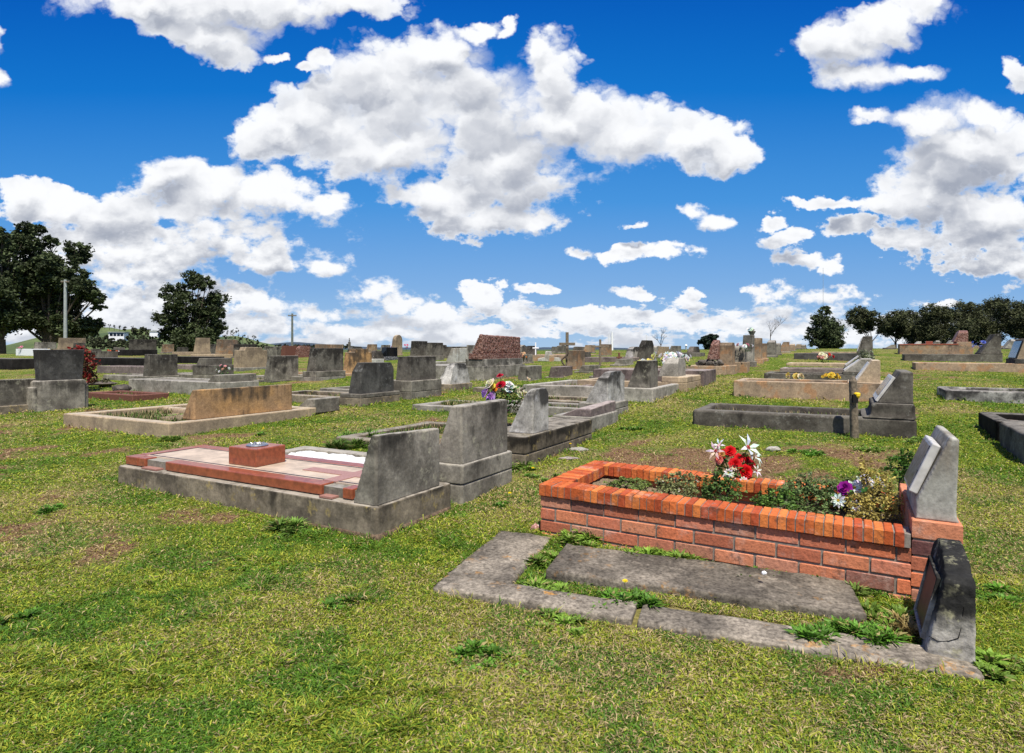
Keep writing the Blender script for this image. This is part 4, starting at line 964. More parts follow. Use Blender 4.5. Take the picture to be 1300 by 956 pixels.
RED, WH, PK, PU, MG, YE, CR, OR = (.62,.008,.012), (.80,.80,.78), (.75,.35,.38), (.52,.30,.66), (.60,.03,.32), (.85,.62,.10), (.82,.78,.55), (.75,.25,.03)
# red and white bouquet in the brick grave
def bl(x, y, z): return BM@Vector((x, y, z))
zz = bgT-.12
# position so the bunch is seen at (938,600)
def at_h(px, py, z): Y = (EYE-z)*FPX/(py-HY); return Vector(((px-CX)/FPX*Y, Y, z))
bc = at_h(934, 622, bgC.z+zz)+Vector((0,0,.085))
def px_of(p): return (CX+p.x/p.y*FPX, HY-(p.z-EYE)/p.y*FPX)
bouquet('bouquet of red roses and white lilies in the brick grave', bc, [('rose',RED,.036,-.03,-.07,.10),('rose',RED,.034,-.045,-.03,.17),('rose',RED,.040,.025,-.10,.06),('rose',(.5,.01,.015),.03,.06,-.02,.12),
  ('lily',WH,.075,.06,-.03,.19),('lily',WH,.055,.115,-.01,.13),('lily',(.80,.55,.55),.055,-.13,-.03,.17),('lily',WH,.04,-.10,0,.20),('rose',(.62,.30,.10),.022,-.10,-.04,.15),
  ('daisy',CR,.026,-.065,-.10,.04),('daisy',WH,.026,-.05,-.12,.0),('daisy',WH,.028,.03,-.13,-.02),('daisy',CR,.025,-.02,-.12,-.005),('rose',WH,.02,-.085,-.08,.02),('daisy',(.5,.7,.35),.022,.055,-.12,.0),('rose',RED,.03,-.09,-.02,.15),('rose',(.75,.2,.15),.025,-.12,-.05,.12),('daisy',WH,.03,-.08,-.1,.05),('daisy',WH,.028,.0,-.13,.01),('lily',WH,.035,.09,-.09,.06),('rose',RED,.028,.0,-.05,.13),('daisy',CR,.024,-.04,-.08,.08),('rose',(.45,.01,.02),.03,.08,-.05,.09)], 120, .12, .17, 3, sc=1.12)
bouquet('white and purple posy in the brick grave near its headstone', at_h(1090, 652, bgC.z+zz)+Vector((0,0,.03)), [('daisy',WH,.045,.02,0,.11),('daisy',WH,.042,.10,.02,.11),('daisy',WH,.034,-.12,-.06,.05),('daisy',WH,.03,-.06,-.08,.03),('rose',(.28,.01,.25),.03,-.06,0,.09),('daisy',WH,.028,.05,-.05,.07),('rose',(.35,.02,.2),.022,.2,-.12,.0),('lily',WH,.03,0,-.09,.0),('daisy',WH,.04,.05,.02,.12),('daisy',WH,.04,-.02,.0,.09)], 90, .15, .10, 5, sc=1.35)
# purple, yellow, cream bouquet behind second headstone
pc = at(641, 545); pc.z += .16
bouquet('big mixed bouquet of purple, yellow, red and cream flowers behind a headstone', Vector((pc.x, pc.y-.0, pc.z)), [('rose',CR,.06,-.15,-.02,.34),('rose',YE,.035,-.12,-.04,.31),('rose',OR,.035,-.10,-.04,.28),('rose',(.45,.01,.03),.05,-.04,-.03,.33),('rose',(.5,.02,.05),.035,-.05,0,.42),
  ('rose',PU,.055,-.20,-.02,.25),('rose',PU,.065,-.14,-.06,.20),('rose',PU,.045,-.17,-.05,.14),('rose',MG,.04,-.06,-.07,.14),('rose',MG,.035,-.04,-.08,.09),('rose',MG,.03,0,-.08,.08),('rose',MG,.03,-.10,-.07,.07),('rose',(.05,.07,.4),.025,-.17,-.06,.08),
  ('rose',WH,.05,.04,0,.33),('rose',WH,.04,.04,-.03,.28),('rose',CR,.05,.12,0,.28),('rose',CR,.045,.14,-.02,.24),('rose',CR,.04,.20,0,.24),('rose',CR,.04,.22,-.01,.19),('rose',CR,.04,.22,0,.15),('rose',(.85,.7,.5),.03,.24,.02,.38),('rose',PK,.025,.2,-.03,.11),('rose',(.7,.85,.8),.03,.07,-.01,.31)], 420, .20, .34, 9, sc=1.3)
# small posies further off
bouquet('small pink and white posy leaning on the dark stepped headstone', at(284,484)+Vector((0,0,.12)), [('daisy',PK,.05,-.08,0,.32),('daisy',WH,.05,-.2,0,.2),('daisy',WH,.045,.15,0,.24),('daisy',PK,.05,.04,0,.3),('daisy',WH,.045,-.1,-.05,.15),('daisy',(.5,.25,.2),.05,0,-.05,.22)], 90, .22, .3, 11)
def posy(label, C, cols, n, spread, h, seed, r=.05, lv=40, leafcol=(.05,.10,.02), cat='bouquet', name='bouquet'):
    rr = random.Random(seed); sp = []
    for i in range(n): a = rr.random()*6.28; d = spread*math.sqrt(rr.random()); sp.append((rr.choice(['rose','daisy']), rr.choice(cols), r*rr.uniform(.7, 1.2), d*math.cos(a), d*math.sin(a)*.6, h*rr.uniform(.5, 1)))
    return bouquet(label, C, sp, lv, spread, h, seed, leafcol=leafcol, cat=cat, name=name)
w8 = e8[1]; k8 = e8[6]
posy('heap of white and yellow silk flowers on the pinkish grave slab', w8-U*.8+V*.5+Vector((0,0,20*k8)), [WH, WH, (.85,.82,.3)], 22, .42, .34, 21, .085, 90)
posy('smaller bunch of white and yellow flowers left on the pinkish slab', w8-U*1.35+V*.2+Vector((0,0,20*k8)), [WH, (.85,.75,.2)], 9, .2, .2, 22, .08, 40)
posy('red, cream and orange posy on the flat grave in the right row', at(1046,468)+Vector((0,0,.16)), [RED, CR, OR, WH, (.7,.3,.25)], 18, .26, .26, 23, .07, 40)
for lb, px, py, cols, n, sp, h, dz, sd in [('dry yellow flowers on the sandstone-kerbed grave, left clump', 1012,492,[(.65,.48,.10),(.5,.4,.2),CR],16,.22,.12,.22,31),('dry yellow flowers on the sandstone-kerbed grave, right clump',1055,491,[(.75,.52,.05)],14,.22,.12,.22,32),
  ('pink flowers behind the black polished headstone',516,449,[(.7,.02,.2)],5,.14,.35,.3,33),('red-pink flowers before the pale column monument',500,449,[(.6,.02,.1)],5,.14,.35,.3,34),
  ('yellow flowers on the white painted grave',60,446,[(.8,.55,.05)],12,.35,.15,.42,35),('pink blooms at the left end of the white painted grave',26,446,[(.7,.25,.35)],7,.2,.35,.4,36),
  ('orange and cream flowers right of the red granite monument',664,462,[OR,CR,(.8,.5,.3)],7,.2,.35,.15,37),('orange and white posy on a black-sided slab',143,456,[(.7,.2,.08),WH],9,.35,.3,.35,38),
  ('white and blue flowers beside the tall grey wedge headstone at right',1248,458,[WH,(.1,.15,.5),(.2,.25,.6)],12,.35,.6,.2,39),('white flowers and green sprig atop the grey-faced row headstone',946,474,[WH,PK],7,.2,.2,.95,40)]:
    C = at(px, py); posy(lb, C+Vector((0,0,dz*.6)), cols, n, sp, h, sd, .06, 26)
p11 = [o for o in bpy.data.objects if o.get('label','').startswith('tall grey pillar')][0]
posy('green and white sprig in a vase atop the tall pillar', p11.location+Vector((0,0,37*p11.location.y/FPX))+V*.3-U*.15, [WH,(.5,.7,.5)], 4, .1, .3, 41, .07, 60, leafcol=(.02,.07,.02))
mb = MB(); mb.lathe((0,0,0), [(.07,0),(.03,.04),(.09,.16),(.12,.22),(.06,.24),(.09,.27),(.04,.30)], 12)
ur = mb.build('urn', M['light'], None); ur.location = p11.location+Vector((0,0,37*p11.location.y/FPX))+V*.55-U*.15; tag(ur, 'small stone urn atop the tall pillar', 'urn')
# ---------------------------------------------------------------- plants and shrubs
def leaf_cloud(name, parent, lobes, n, size, col, mat='tree_leaf', seed=1, var=.6, flat=.5, cl=None):
    """lobes (x,y,z,rx,ry,rz): leaf-sized quads grouped in clumps through the volume"""
    rs = np.random.RandomState(seed); V3 = []; CC = []
    vol = np.array([max(1e-6, l[3]*l[5]) for l in lobes]); cnt = np.maximum(8, (n*vol/vol.sum()).astype(int))
    for l, m in zip(lobes, cnt):
        nc = max(3, int(m/ (cl or 26)))
        d = rs.normal(size=(nc, 3)); d /= np.linalg.norm(d, axis=1)[:, None]; cc = d*(rs.uniform(.25, 1.0, (nc, 1))**.45)
        cs_ = rs.uniform(.14, .36, nc)
        idx = rs.randint(0, nc, m)
        p = cc[idx]+rs.normal(size=(m, 3))*cs_[idx, None]*.55
        c = np.array(l[:3])+p*np.array(l[3:6])
        a = rs.normal(size=(m, 3)); a[:, 2] *= flat; a /= np.linalg.norm(a, axis=1)[:, None]
        b = np.cross(a, rs.normal(size=(m, 3))); b /= np.linalg.norm(b, axis=1)[:, None]
        s = size*rs.uniform(.6, 1.4, (m, 1))
        V3.append(np.stack([c-a*s, c-b*s*.5, c+a*s, c+b*s*.5], 1).reshape(-1, 3))
        tone = rs.uniform(1-var, 1+var, nc)[idx, None]*rs.uniform(.75, 1.25, (m, 1))
        CC.append(np.array(col)[None]*tone)
    return trimesh_np(name, np.concatenate(V3), 4, np.concatenate(CC), M[mat], parent)
def px_tree(label, Y, base_py, lobes, trunk_px, n, leaf, col=(.040,.052,.020), cat='tree', name='tree', group=None, seed=1, depth=1.3, bark='bark', spreadroots=None, tr=.45):
    """lobes in photo pixels (x,y,r) of the crown at distance Y; built full size with depth"""
    k = Y/FPX; rs = random.Random(seed); X0 = (trunk_px-CX)*k; Z0 = gz(X0, Y)
    Zb = min(EYE-(base_py-HY)*k, Z0+.0) if base_py else Z0
    e = empty(name, (X0, Y, Z0), 0, label, cat, group); L3 = []
    for (x, y, r) in lobes:
        rr = r*k; L3.append(((x-trunk_px)*k, rs.uniform(-1, 1)*rr*depth, EYE+(HY-y)*k-Z0, rr, rr*1.25, rr*.92))
    L4 = []
    for l in L3:
        for q in range(4):
            f = rs.uniform(.42, .66); L4.append((l[0]+rs.uniform(-.55,.55)*l[3], l[1]+rs.uniform(-.7,.7)*l[4], l[2]+rs.uniform(-.55,.55)*l[5], l[3]*f, l[4]*f, l[5]*f*.8))
    mb = MB()
    low = min(l[2]-l[5] for l in L3); top = max(l[2] for l in L3)
    fork = Vector((0, 0, max(.15*top, min(low*.8, .3*top)) if low > 0 else .2*top))
    mb.tube((0,0,-.5), fork, tr, tr*.75, 9)
    for l in L3:
        tgt = Vector(l[:3]); mid = fork.lerp(tgt, .5)+Vector((rs.uniform(-.1,.1)*l[3], 0, -.12*abs(tgt.z-fork.z)*.5))
        r0 = tr*.38; mb.tube(fork-Vector((0,0,.2)), mid, r0, r0*.6, 6); mb.tube(mid, tgt, r0*.6, r0*.2, 6)
        for q in range(4): mb.tube(tgt.lerp(mid, .25*q), tgt+Vector((rs.uniform(-1,1)*l[3], rs.uniform(-1,1)*l[4], rs.uniform(-.3,1)*l[5]))*.8, r0*.22, r0*.06, 4)
    mb.build('trunk', M[bark], e)
    leaf_cloud('crown', e, L3+L4[::2], int(n*2.3), leaf*.66, tuple(v*1.35 for v in col), seed=seed, cl=40)
    return e
Z5 = lambda L: [(x*.2538, 260+y*.2538, r*.2538) for x, y, r in L]
px_tree('huge spreading gum tree at the left edge, right one of the pair', 78, 447, Z5([(155,125,40),(215,135,30),(100,165,40),(140,210,55),(210,205,45),(262,185,34),(350,225,52),(358,275,36),(180,300,75),(280,310,62),(235,400,75),(340,380,55),(410,345,42),(445,415,50),(492,462,36),(400,440,45),(478,505,28),(300,500,62),(200,500,80),(130,420,80),(110,560,80),(220,580,75),(320,600,75),(415,605,48)]), 62, 30000, .30, seed=4, tr=.6)
px_tree('dark gum tree cut off by the left edge of the picture', 74, 447, Z5([(0,150,34),(32,195,38),(5,260,60),(45,330,60),(-60,200,70),(-40,380,90),(20,430,85),(10,550,100),(-80,540,90)]), 2, 14000, .30, seed=5, tr=.55)
px_tree('rounded dense tree standing alone behind the left graves', 92, 446, Z5([(945,368,50),(890,420,44),(995,400,36),(1042,398,36),(860,440,38),(1080,470,42),(930,500,75),(1020,520,66),(1092,540,42),(848,522,42),(838,578,46),(905,620,75),(1000,620,75),(1092,608,42),(950,680,85),(838,655,45),(1050,680,60)]), 243, 17000, .30, seed=6, tr=.5)
Z4 = lambda L: [(860+x*.3385, 380+y*.3385, r*.3385) for x, y, r in L]
px_tree('lone dark upright tree on the crest between the grave rows', 105, 443, Z4([(548,45,20),(520,80,28),(570,85,26),(545,120,42),(588,118,18),(505,130,28),(540,160,44),(575,160,26),(500,165,18)]), 1044, 9000, .26, seed=7, tr=.4)
px_tree('small round bush right of the lone crest tree', 100, 443, Z4([(605,165,14),(596,172,12)]), 1064, 800, .2, seed=8, tr=.1, cat='bush', name='bush')
RT = [('thin umbrella-crowned tree with bare stems, leftmost of the crest tree line', [(700,60,32),(735,72,28),(680,85,22),(722,98,26),(765,98,18)], 728, 5200),
 ('leaning feathery tree, second from the left of the crest tree line', [(800,78,32),(832,88,28),(786,115,22),(842,125,26)], 818, 5200),
 ('dark bushy tree, third from the left of the crest tree line', [(890,72,36),(930,80,32),(880,118,38),(930,128,40),(900,150,40)], 905, 8000),
 ('tall round-topped tree, fourth from the left of the crest tree line', [(980,50,33),(1020,60,30),(990,100,44),(1030,118,38),(1000,140,45)], 1003, 8500),
 ('broad-crowned tree above the middle of the right row graves', [(1080,45,38),(1120,40,28),(1090,98,46),(1140,90,38),(1100,135,48)], 1098, 9000),
 ('tallest double-domed tree of the crest tree line', [(1180,28,33),(1220,30,28),(1200,78,48),(1240,98,38),(1200,125,48)], 1205, 9000),
 ('tree of the crest line cut by the right edge of the picture', [(1262,30,33),(1300,36,32),(1275,90,48),(1320,90,50),(1280,130,45),(1340,60,50)], 1290, 9500)]
for i, (lb, lo, tx, n) in enumerate(RT):
    px_tree(lb, 122+(i % 3)*7, 441, Z4([(x, y, r*1.16) for x, y, r in lo]), 860+tx*.3385, int(n*1.25), .27, (.050,.055,.022), seed=20+i, tr=.28, group='trees along the crest on the right')
px_tree('small black spreading pine left of the red granite boulder', 48, 446, [(893,433,5),(900,430,5),(906,432,4.5),(899,437,6),(890,434,3),(908,427,3),(902,427,3.5),(898,442,4.5)], 900, 2600, .13, (.012,.022,.012), seed=40, tr=.12)
# bare thin saplings
def bare(label, px, Y, h, seed):
    rs = random.Random(seed); C = at_z(px, Y); mb = MB()
    def br(a, d, l, r, n):
        b = a+d*l; mb.tube(a, b, r, r*.6, 4)
        if n:
            for i in range(3): br(a.lerp(b, rs.uniform(.5, 1)), (d+Vector((rs.uniform(-.8,.8), rs.uniform(-.8,.8), rs.uniform(0,.5)))).normalized(), l*.62, r*.55, n-1)
    br(Vector((0,0,-.2)), Vector((0,0,1)), h*.45, .035, 4); o = mb.build('sapling', M['bark'], None); o.location = C; tag(o, label, 'sapling')
bare('bare thin sapling behind the skyline stones left of the long wall', 839, 40, 1.9, 1); bare('bare thin sapling behind the tall pillar row', 978, 45, 3.0, 2)

# red-flowering shrub behind the far left headstone
def shrub(label, C, lobes, n, leaf, col, fl=None, nf=0, fr=.03, seed=1, name='shrub', cat='shrub', mat='leafy'):
    e = empty(name, C, 0, label, cat); mb = MB(); rs = random.Random(seed)
    for l in lobes: mb.tube((l[0]*.2, l[1]*.2, -.05), l[:3], .012, .005, 5)
    mb.build('stems', M['bark'], e); leaf_cloud('foliage', e, lobes, n, leaf, col, mat, seed, cl=14)
    if fl:
        o = leaf_cloud('blossoms', e, [(l[0], l[1]-.02, l[2]+.02, l[3], l[4], l[5]) for l in lobes], nf, fr, fl, 'petal', seed+1, var=.35, cl=8); 
    return e
cA = at(100, 505)
kA = cA.y/FPX
cA = Vector((cA.x, cA.y+1.0, cA.z)); 
shrub('red-flowering shrub growing up behind the big dark headstone', Vector((cA.x*1.12, cA.y+.6, gz(cA.x*1.12, cA.y+.6))), [(-.35,0,.86,.26,.22,.10),(.0,0,.95,.24,.22,.12),(.25,-.1,.84,.18,.2,.12),(.42,-.25,.62,.11,.12,.15),(.42,-.2,.35,.11,.12,.18),(.05,0,.6,.35,.3,.35)], 2600, .03, (.09,.045,.025), (.30,.03,.025), 1000, .035, 3)
shrub('dry grey-green shrub by the fallen dark slab on the left', at(131,492), [(0,0,.14,.14,.12,.12),(.15,0,.1,.1,.1,.08)], 500, .03, (.16,.15,.08), None, seed=4)
shrub('grey-leaved shrub growing beside the sloping stones of the right row', at(1098,480)+Vector((0,0,.05)), [(0,0,.35,.22,.2,.25),(.2,.1,.3,.18,.15,.2)], 900, .035, (.16,.18,.10), None, seed=5)
shrub('yellow-seeded bushy weed beside the white headstone in the brick grave', at_h(1118, 662, bgC.z+bgT-.12), [(0,0,.10,.12,.11,.10),(.03,.06,.20,.08,.08,.10),(-.1,.02,.08,.08,.08,.07),(-.02,.12,.27,.05,.05,.10),(-.16,-.1,.05,.08,.06,.05)], 2600, .009, (.42,.34,.09), None, seed=6, name='weed', cat='weed')
shrub('fresh green weed behind the tablet of the white headstone', at_h(1142, 622, bgC.z+bgT-.10), [(0,0,.14,.09,.09,.09),(.05,.02,.22,.06,.06,.07)], 700, .013, (.07,.15,.02), None, seed=7, name='weed', cat='weed')
for lb, x, y, r, h, n, col, sd in [('feathery dark green weed beside the red roses',1.02,.52,.13,.13,1500,(.05,.09,.02),8),('thick grey-green weed in the middle of the brick grave',1.52,.55,.17,.14,2200,(.075,.11,.035),9),('low green weed left of the white posy in the brick grave',1.36,.36,.13,.10,1300,(.06,.11,.02),10),
   ('sprawling weed along the far side of the brick grave',1.75,.8,.15,.12,1300,(.10,.12,.04),11),('short weed in the foot corner of the brick grave',.40,.52,.16,.06,1100,(.09,.12,.03),12),('dry-tipped weed between foot corner and roses',.75,.50,.15,.11,1300,(.11,.12,.045),13)]:
    shrub(lb, bl(x, y, bgT-.12), [(0,0,h*.5,r,r*.9,h*.6),(r*.5,0,h*1.0,r*.5,r*.5,h*.55),(-r*.5,.03,h*.85,r*.45,r*.5,h*.5),(0,.02,h*1.25,r*.35,r*.35,h*.4)], int(n*1.3), .010, tuple(v*1.7 for v in col), (.5,.45,.35) if sd in (9, 13) else None, 60, .006, sd, 'weed', 'weed')

# broad leaved weed clumps in the turf
def clump(label, C, r, n, h, col, seed, name='weed', cat='weed', wid=.011, group=None, flowers=0, flat=True):
    rs = np.random.RandomState(seed); e = empty(name, C, 0, label, cat, group)
    ns = max(2, int(9*r/.13)); n = int(n*1.5)
    sa_ = rs.uniform(0, 6.28, ns); sd = r*np.sqrt(rs.rand(ns)); cx_, cy_ = sd*np.cos(sa_)*1.15, sd*np.sin(sa_)*.8; hs = rs.uniform(.5, 1.15, ns); k = rs.randint(0, ns, n)
    jr = rs.uniform(0, .022, n); a = rs.uniform(0, 6.28, n); bx, by = cx_[k]+jr*np.cos(a), cy_[k]+jr*np.sin(a)
    ln_ = h*.62*hs[k]*rs.uniform(.5, 1.35, n); el = rs.uniform(.15, 1.35, n); w = wid*.42*rs.uniform(.6, 1.4, n)
    dx, dy = np.cos(a), np.sin(a); roll = rs.normal(0, .5, n)
    s = np.stack([-dy*w*np.cos(roll), dx*w*np.cos(roll), w*np.sin(roll)], -1); dr = np.stack([dx*np.cos(el), dy*np.cos(el), np.sin(el)], -1)
    p0 = np.stack([bx, by, ground_np(C.x+bx, C.y+by)-C.z if flat else bx*0], -1)
    m = p0+dr*ln_[:, None]*.55; tpt = m+(dr*np.array([1.3, 1.3, .35]))*ln_[:, None]*.45
    q1 = np.stack([p0-s*.3, p0+s*.3, m+s, m-s], 1).reshape(-1, 3); q2 = np.stack([m-s, m+s, tpt+s*.15, tpt-s*.15], 1).reshape(-1, 3)
    tone = rs.uniform(.6, 1.35, ns)[k, None]*rs.uniform(.7, 1.4, (n, 1)); c = np.array(col)[None]*tone; dr_ = rs.rand(n) < .08; c[dr_] = np.array([.32,.26,.10])
    trimesh_np('leaves', np.concatenate([q1, q2]), 4, np.concatenate([c, c*1.1]), M['leafy'], e)
    for i in range(flowers):
        x, y = rs.uniform(-r*.5, r*.5, 2); hh = h*1.3; mb = MB(); mb.tube((x, y, 0), (x+.01, y, hh), .0018, .0014, 5); mb.build('stem', M['stem'], e)
        vs, fs, cs = [], [], []; petal_flower('daisy', (.85,.62,.01), .016, rnd, vs, fs, cs, Vector((x+.01, y, hh)), (0,-.2,1)); colmesh('bloom', vs, fs, cs, M['petal'], e)
    return e
plain('stem', (.12,.18,.04), .6)
G1, G2 = (.085,.19,.02), (.14,.23,.03)
CL = [('dark leafy dandelion clump at the near edge of the central slab',800,772,.13,260,.07,G1,1),('leafy weed clump against the brick wall, middle',958,735,.12,260,.08,G1,0),('leafy weed clump below the right end of the brick wall',1075,748,.16,380,.09,G1,0),
 ('leafy weed on the side kerb strip by the slab corner',1060,812,.12,280,.07,G1,0),('weed clump beside the front of the leaning headstone',1135,818,.14,300,.08,G1,0),('weeds between slab and leaning headstone',1125,790,.12,260,.08,G2,0),
 ('tuft of grass at the left end of the brick wall',745,690,.12,420,.11,G2,0),('grass tuft between foot kerb and central slab',690,755,.13,420,.07,G2,0),('grass tuft at the foot corner of the sunken surround',705,715,.10,320,.07,G2,0),
 ('grass tuft on the near edge of the side kerb, left',720,796,.10,320,.05,G2,0),('grass strip between slab and brick wall',850,712,.18,500,.08,G2,1),('bright grass tuft at the foot of the tile-edged grave wall',365,676,.07,260,.11,(.11,.19,.03),0),
 ('green weed tuft in the grave behind the tile-edged grave',440,570,.16,500,.16,(.08,.14,.02),0),('leafy weed in the turf at far left, bottom',20,792,.12,260,.06,G1,0),('leafy weed before the left lawn corner',60,650,.10,200,.06,G1,0),
 ('weeds at the corner of the long pale plinth',660,596,.10,260,.10,G2,0),('weed clump in the bare earth behind the brick grave',1020,577,.14,260,.06,G1,0),('weed clump right of the bare earth patch',1105,572,.12,220,.06,G2,0),
 ('leafy weed by the pale kerb path side',800,545,.10,200,.06,G1,0),('weed tuft at the foot of the double-plot kerb',220,560,.08,200,.10,G2,0),('dandelion weed by the plinth of the tall plain headstone',641,642,.05,90,.05,G1,1),
 ('dandelion weed at the corner of the long plinth',677,606,.05,90,.05,G1,1),('dandelion in the grass left of the tile-edged grave',332,553,.05,90,.05,G1,1),('dandelion weed by the wedge block',722,572,.05,80,.04,G1,1),
 ('leafy clump in the lawn near the bottom centre',600,838,.11,220,.05,G1,0),('leafy clump in the lawn left of centre',455,770,.11,220,.05,G1,0),('leafy clump right of the leaning headstone',1275,760,.10,220,.06,G1,0),('weed tuft near the right edge lawn',1268,850,.10,220,.06,G2,0)]
for i, (lb, x, y, r, n, h, col, fl) in enumerate(CL):
    clump(lb, at(x, y), r*1.1, int(n*2.8), h*1.35, col, 60+i, flowers=fl, wid=.015)
for i, (lb, x, y, r, n, h, col) in enumerate([('green leafy weed inside the double-plot grave, nearest its wide headstone',225,533,.22,520,.16,(.08,.17,.02)),('brown seeding weed in the middle of the double-plot grave',175,526,.3,520,.16,(.17,.12,.04)),
 ('green weed at the far side of the double-plot grave',205,521,.25,420,.14,(.08,.16,.025)),('dead brown weed at the foot of the double-plot grave',135,523,.3,420,.12,(.20,.13,.06)),
 ('tall grass in the grave right behind the pebble bed',452,557,.16,420,.20,(.10,.18,.03)),('straggly straw grass beside the leaning headstone face',1142,800,.10,300,.10,(.26,.19,.07)),
 ('long grass at the base of the pier of the brick grave',1120,757,.14,420,.10,(.12,.18,.035)),('leafy weed on the strip in front of the leaning headstone',1105,800,.14,420,.07,(.08,.17,.02)),
 ('weeds filling the gap at the slab foot end',700,775,.12,360,.06,(.10,.17,.025)),('ragged grass by the head of the dark grey kerbed grave',1175,562,.2,360,.08,(.11,.18,.03)),
 ('clover patch in the lawn before the tile-edged grave',300,720,.2,500,.035,(.08,.17,.02)),('clover patch at the bottom left of the lawn',120,830,.22,520,.035,(.08,.17,.02)),('rough tuft beside the flat grey stone',700,610,.16,360,.06,(.11,.18,.03)),('clover patch below the sunken surround',640,850,.2,460,.035,(.08,.17,.02))]):
    clump(lb, at(x, y), r, int(n*1.8), h*1.1, tuple(v*1.3 for v in col), 130+i, wid=.014)
# straw coloured tall dead plant
clump('dry straw-coloured weeds behind the pale-sided headstone', at(727,537), .12, 300, .30, (.42,.30,.10), 90, wid=.012, flat=False)
clump('dry straw tuft at the left side of the purple bouquet grave', at(610,560)+Vector((0,0,.05)), .2, 300, .12, (.34,.26,.12), 91, wid=.010, flat=False)
clump('orange dry weeds between the rows left of centre', at(437,513), .2, 300, .14, (.30,.20,.08), 92, wid=.010)

# ---------------------------------------------------------------- stones, posts, crosses, poles
def lump(label, C, rx, ry, rz, mat, seed, name='stone', cat='stone', rz_=0.):
    rr = random.Random(seed); bm = bmesh.new(); bmesh.ops.create_icosphere(bm, subdivisions=3, radius=1)
    for v in bm.verts:
        f = 1+.18*math.sin(v.co.x*4+seed)*math.cos(v.co.y*5-seed); v.co = Vector((v.co.x*rx*f, v.co.y*ry*f, v.co.z*rz*f))
        v.co += Vector((rr.uniform(-1,1), rr.uniform(-1,1), rr.uniform(-1,1)))*min(rx, rz)*.06
    me = bpy.data.meshes.new(name); bm.to_mesh(me); bm.free(); me.materials.append(M[mat]); o = link(bpy.data.objects.new(name, me)); o.location = C; o.rotation_euler = (0, 0, rz_)
    return tag(o, label, cat)
lump('flat grey stone lying in the grass by the path, bigger one', at(734,572)+Vector((0,0,.012)), .11, .08, .022, 'light', 1); lump('thin pale broken stone below the flat grey stone', at(722,583)+Vector((0,0,.008)), .10, .05, .014, 'pinkish', 2)
lump('small pale stone on the bare earth behind the flowers', at(982,573)+Vector((0,0,.02)), .075, .05, .03, 'light', 3); lump('tiny white pebble on the central concrete slab', at(970,755)+Vector((0,0,.105)), .012, .010, .009, 'white_paint', 4, 'pebble', 'pebble')
lump('reddish stone at the foot corner of the brick wall', at(684,673)+Vector((-.02,0,.01)), .03, .03, .03, 'mosaic_pink', 5)
lump('dark fallen slab lying left of the red brick edging', at(128,492)+Vector((0,0,.1)), .42, .2, .05, 'rock', 6, 'fallen_slab', 'slab'); lump('rough stones heaped on the old brick edging', at(155,500)+Vector((0,0,.12)), .2, .15, .09, 'rock', 7)
# wooden post by the dark kerbed grave
C = at(1085,556); k = C.y/FPX; e = empty('grave_peg', C, 0, 'weathered wooden peg with yellow cup in front of the dark kerbed grave', 'peg')
mb = MB(); mb.tube((0,0,-.1), (-.02,.0,72*k), .05, .045, 7); mb.tube((-.02,0,72*k), (-.018,0,78*k), .045, .02, 7); worn(mb.build('post', M['wood'], e), .012, .012, .05, 0)
mb = MB(); mb.lathe((.0,-.05,50*k), [(.02,0),(.034,.03),(.036,.06),(.02,.07)], 12); mb.build('cup', M['yellow'], e); mb = MB(); mb.box(-.06,.0,-.075,-.045,45*k,55*k); mb.build('bracket', M['crack'], e)
def cross(label, c, h, arm, az, w, mat, name='cross', tilt=0, lean=None):
    C = at(*c); k = C.y/FPX; e = empty(name, C, -TH if False else -.2, label, 'cross'); hh = h*k; a = arm*k/2
    mb = MB(); mb.box(-w/2, w/2, -w/2, w/2, -.1, hh); mb.build('post', M[mat], e, bevel=.006)
    mb = MB(); mb.box(-a, a, -w/2-.012, w/2-.012, az*k-w/2, az*k+w/2); mb.build('arm', M[mat], e, bevel=.006)
    e.rotation_euler = (0, tilt, 0); return e, k
e, k = cross('wooden cross with a wide arm and twisted root tied to its post', (720,466), 44, 20, 29, .10, 'wood', 'wooden_cross')
mb = MB(); pp = [(-.05,-.06,.0),(-.16,-.07,.12),(-.20,-.06,.25),(-.08,-.07,.34),(.02,-.07,.5),(.0,-.06,.65)]
for a, b in zip(pp, pp[1:]): mb.tube(a, b, .035, .03, 6)
for a, b in (((-.0,-.06,-.02), (.03,-.07,.2)), ((.03,-.07,.2), (-.05,-.07,.36))): mb.tube(a, b, .04, .03, 6)
mb.build('twisted_root', M['bark'], e)
cross('thin wooden cross with broad crossbar before a tan block', (762,465), 34, 22, 25, .07, 'wood', 'wooden_cross')
cross('white cross standing in front of the long pale kerb wall', (680,458), 23, 8, 16, .05, 'white_paint', 'white_cross')
cross('small dark red metal cross on the skyline kerb', (786,461), 13, 7, 7, .07, 'rust', 'metal_cross')
mb = MB(); mb.prism([(-.5,0),(.45,0),(.38,.16),(.05,.20),(.02,.42),(-.16,.44),(-.2,.18),(-.5,.12)], 0, .5); o = mb.build('toppled_monument', M['whitestone'], None, bevel=.02); o.location = at(697,459); o.rotation_euler = (0,0,-.3); tag(o, 'pale toppled monument pieces right of the white cross', 'monument')
def rod(label, px, Y, h_px_top, base_px, r, mat, name, cat, extra=None, parent=None):
    k = Y/FPX; C = at_z(px, Y); top = EYE+(HY-h_px_top)*k-C.z; e = empty(name, C, 0, label, cat)
    mb = MB(); mb.tube((0,0,-.3), (0,0,top), r, r*.75, 10); mb.build('pole', M[mat], e)
    if extra: extra(e, top, k)
    return e
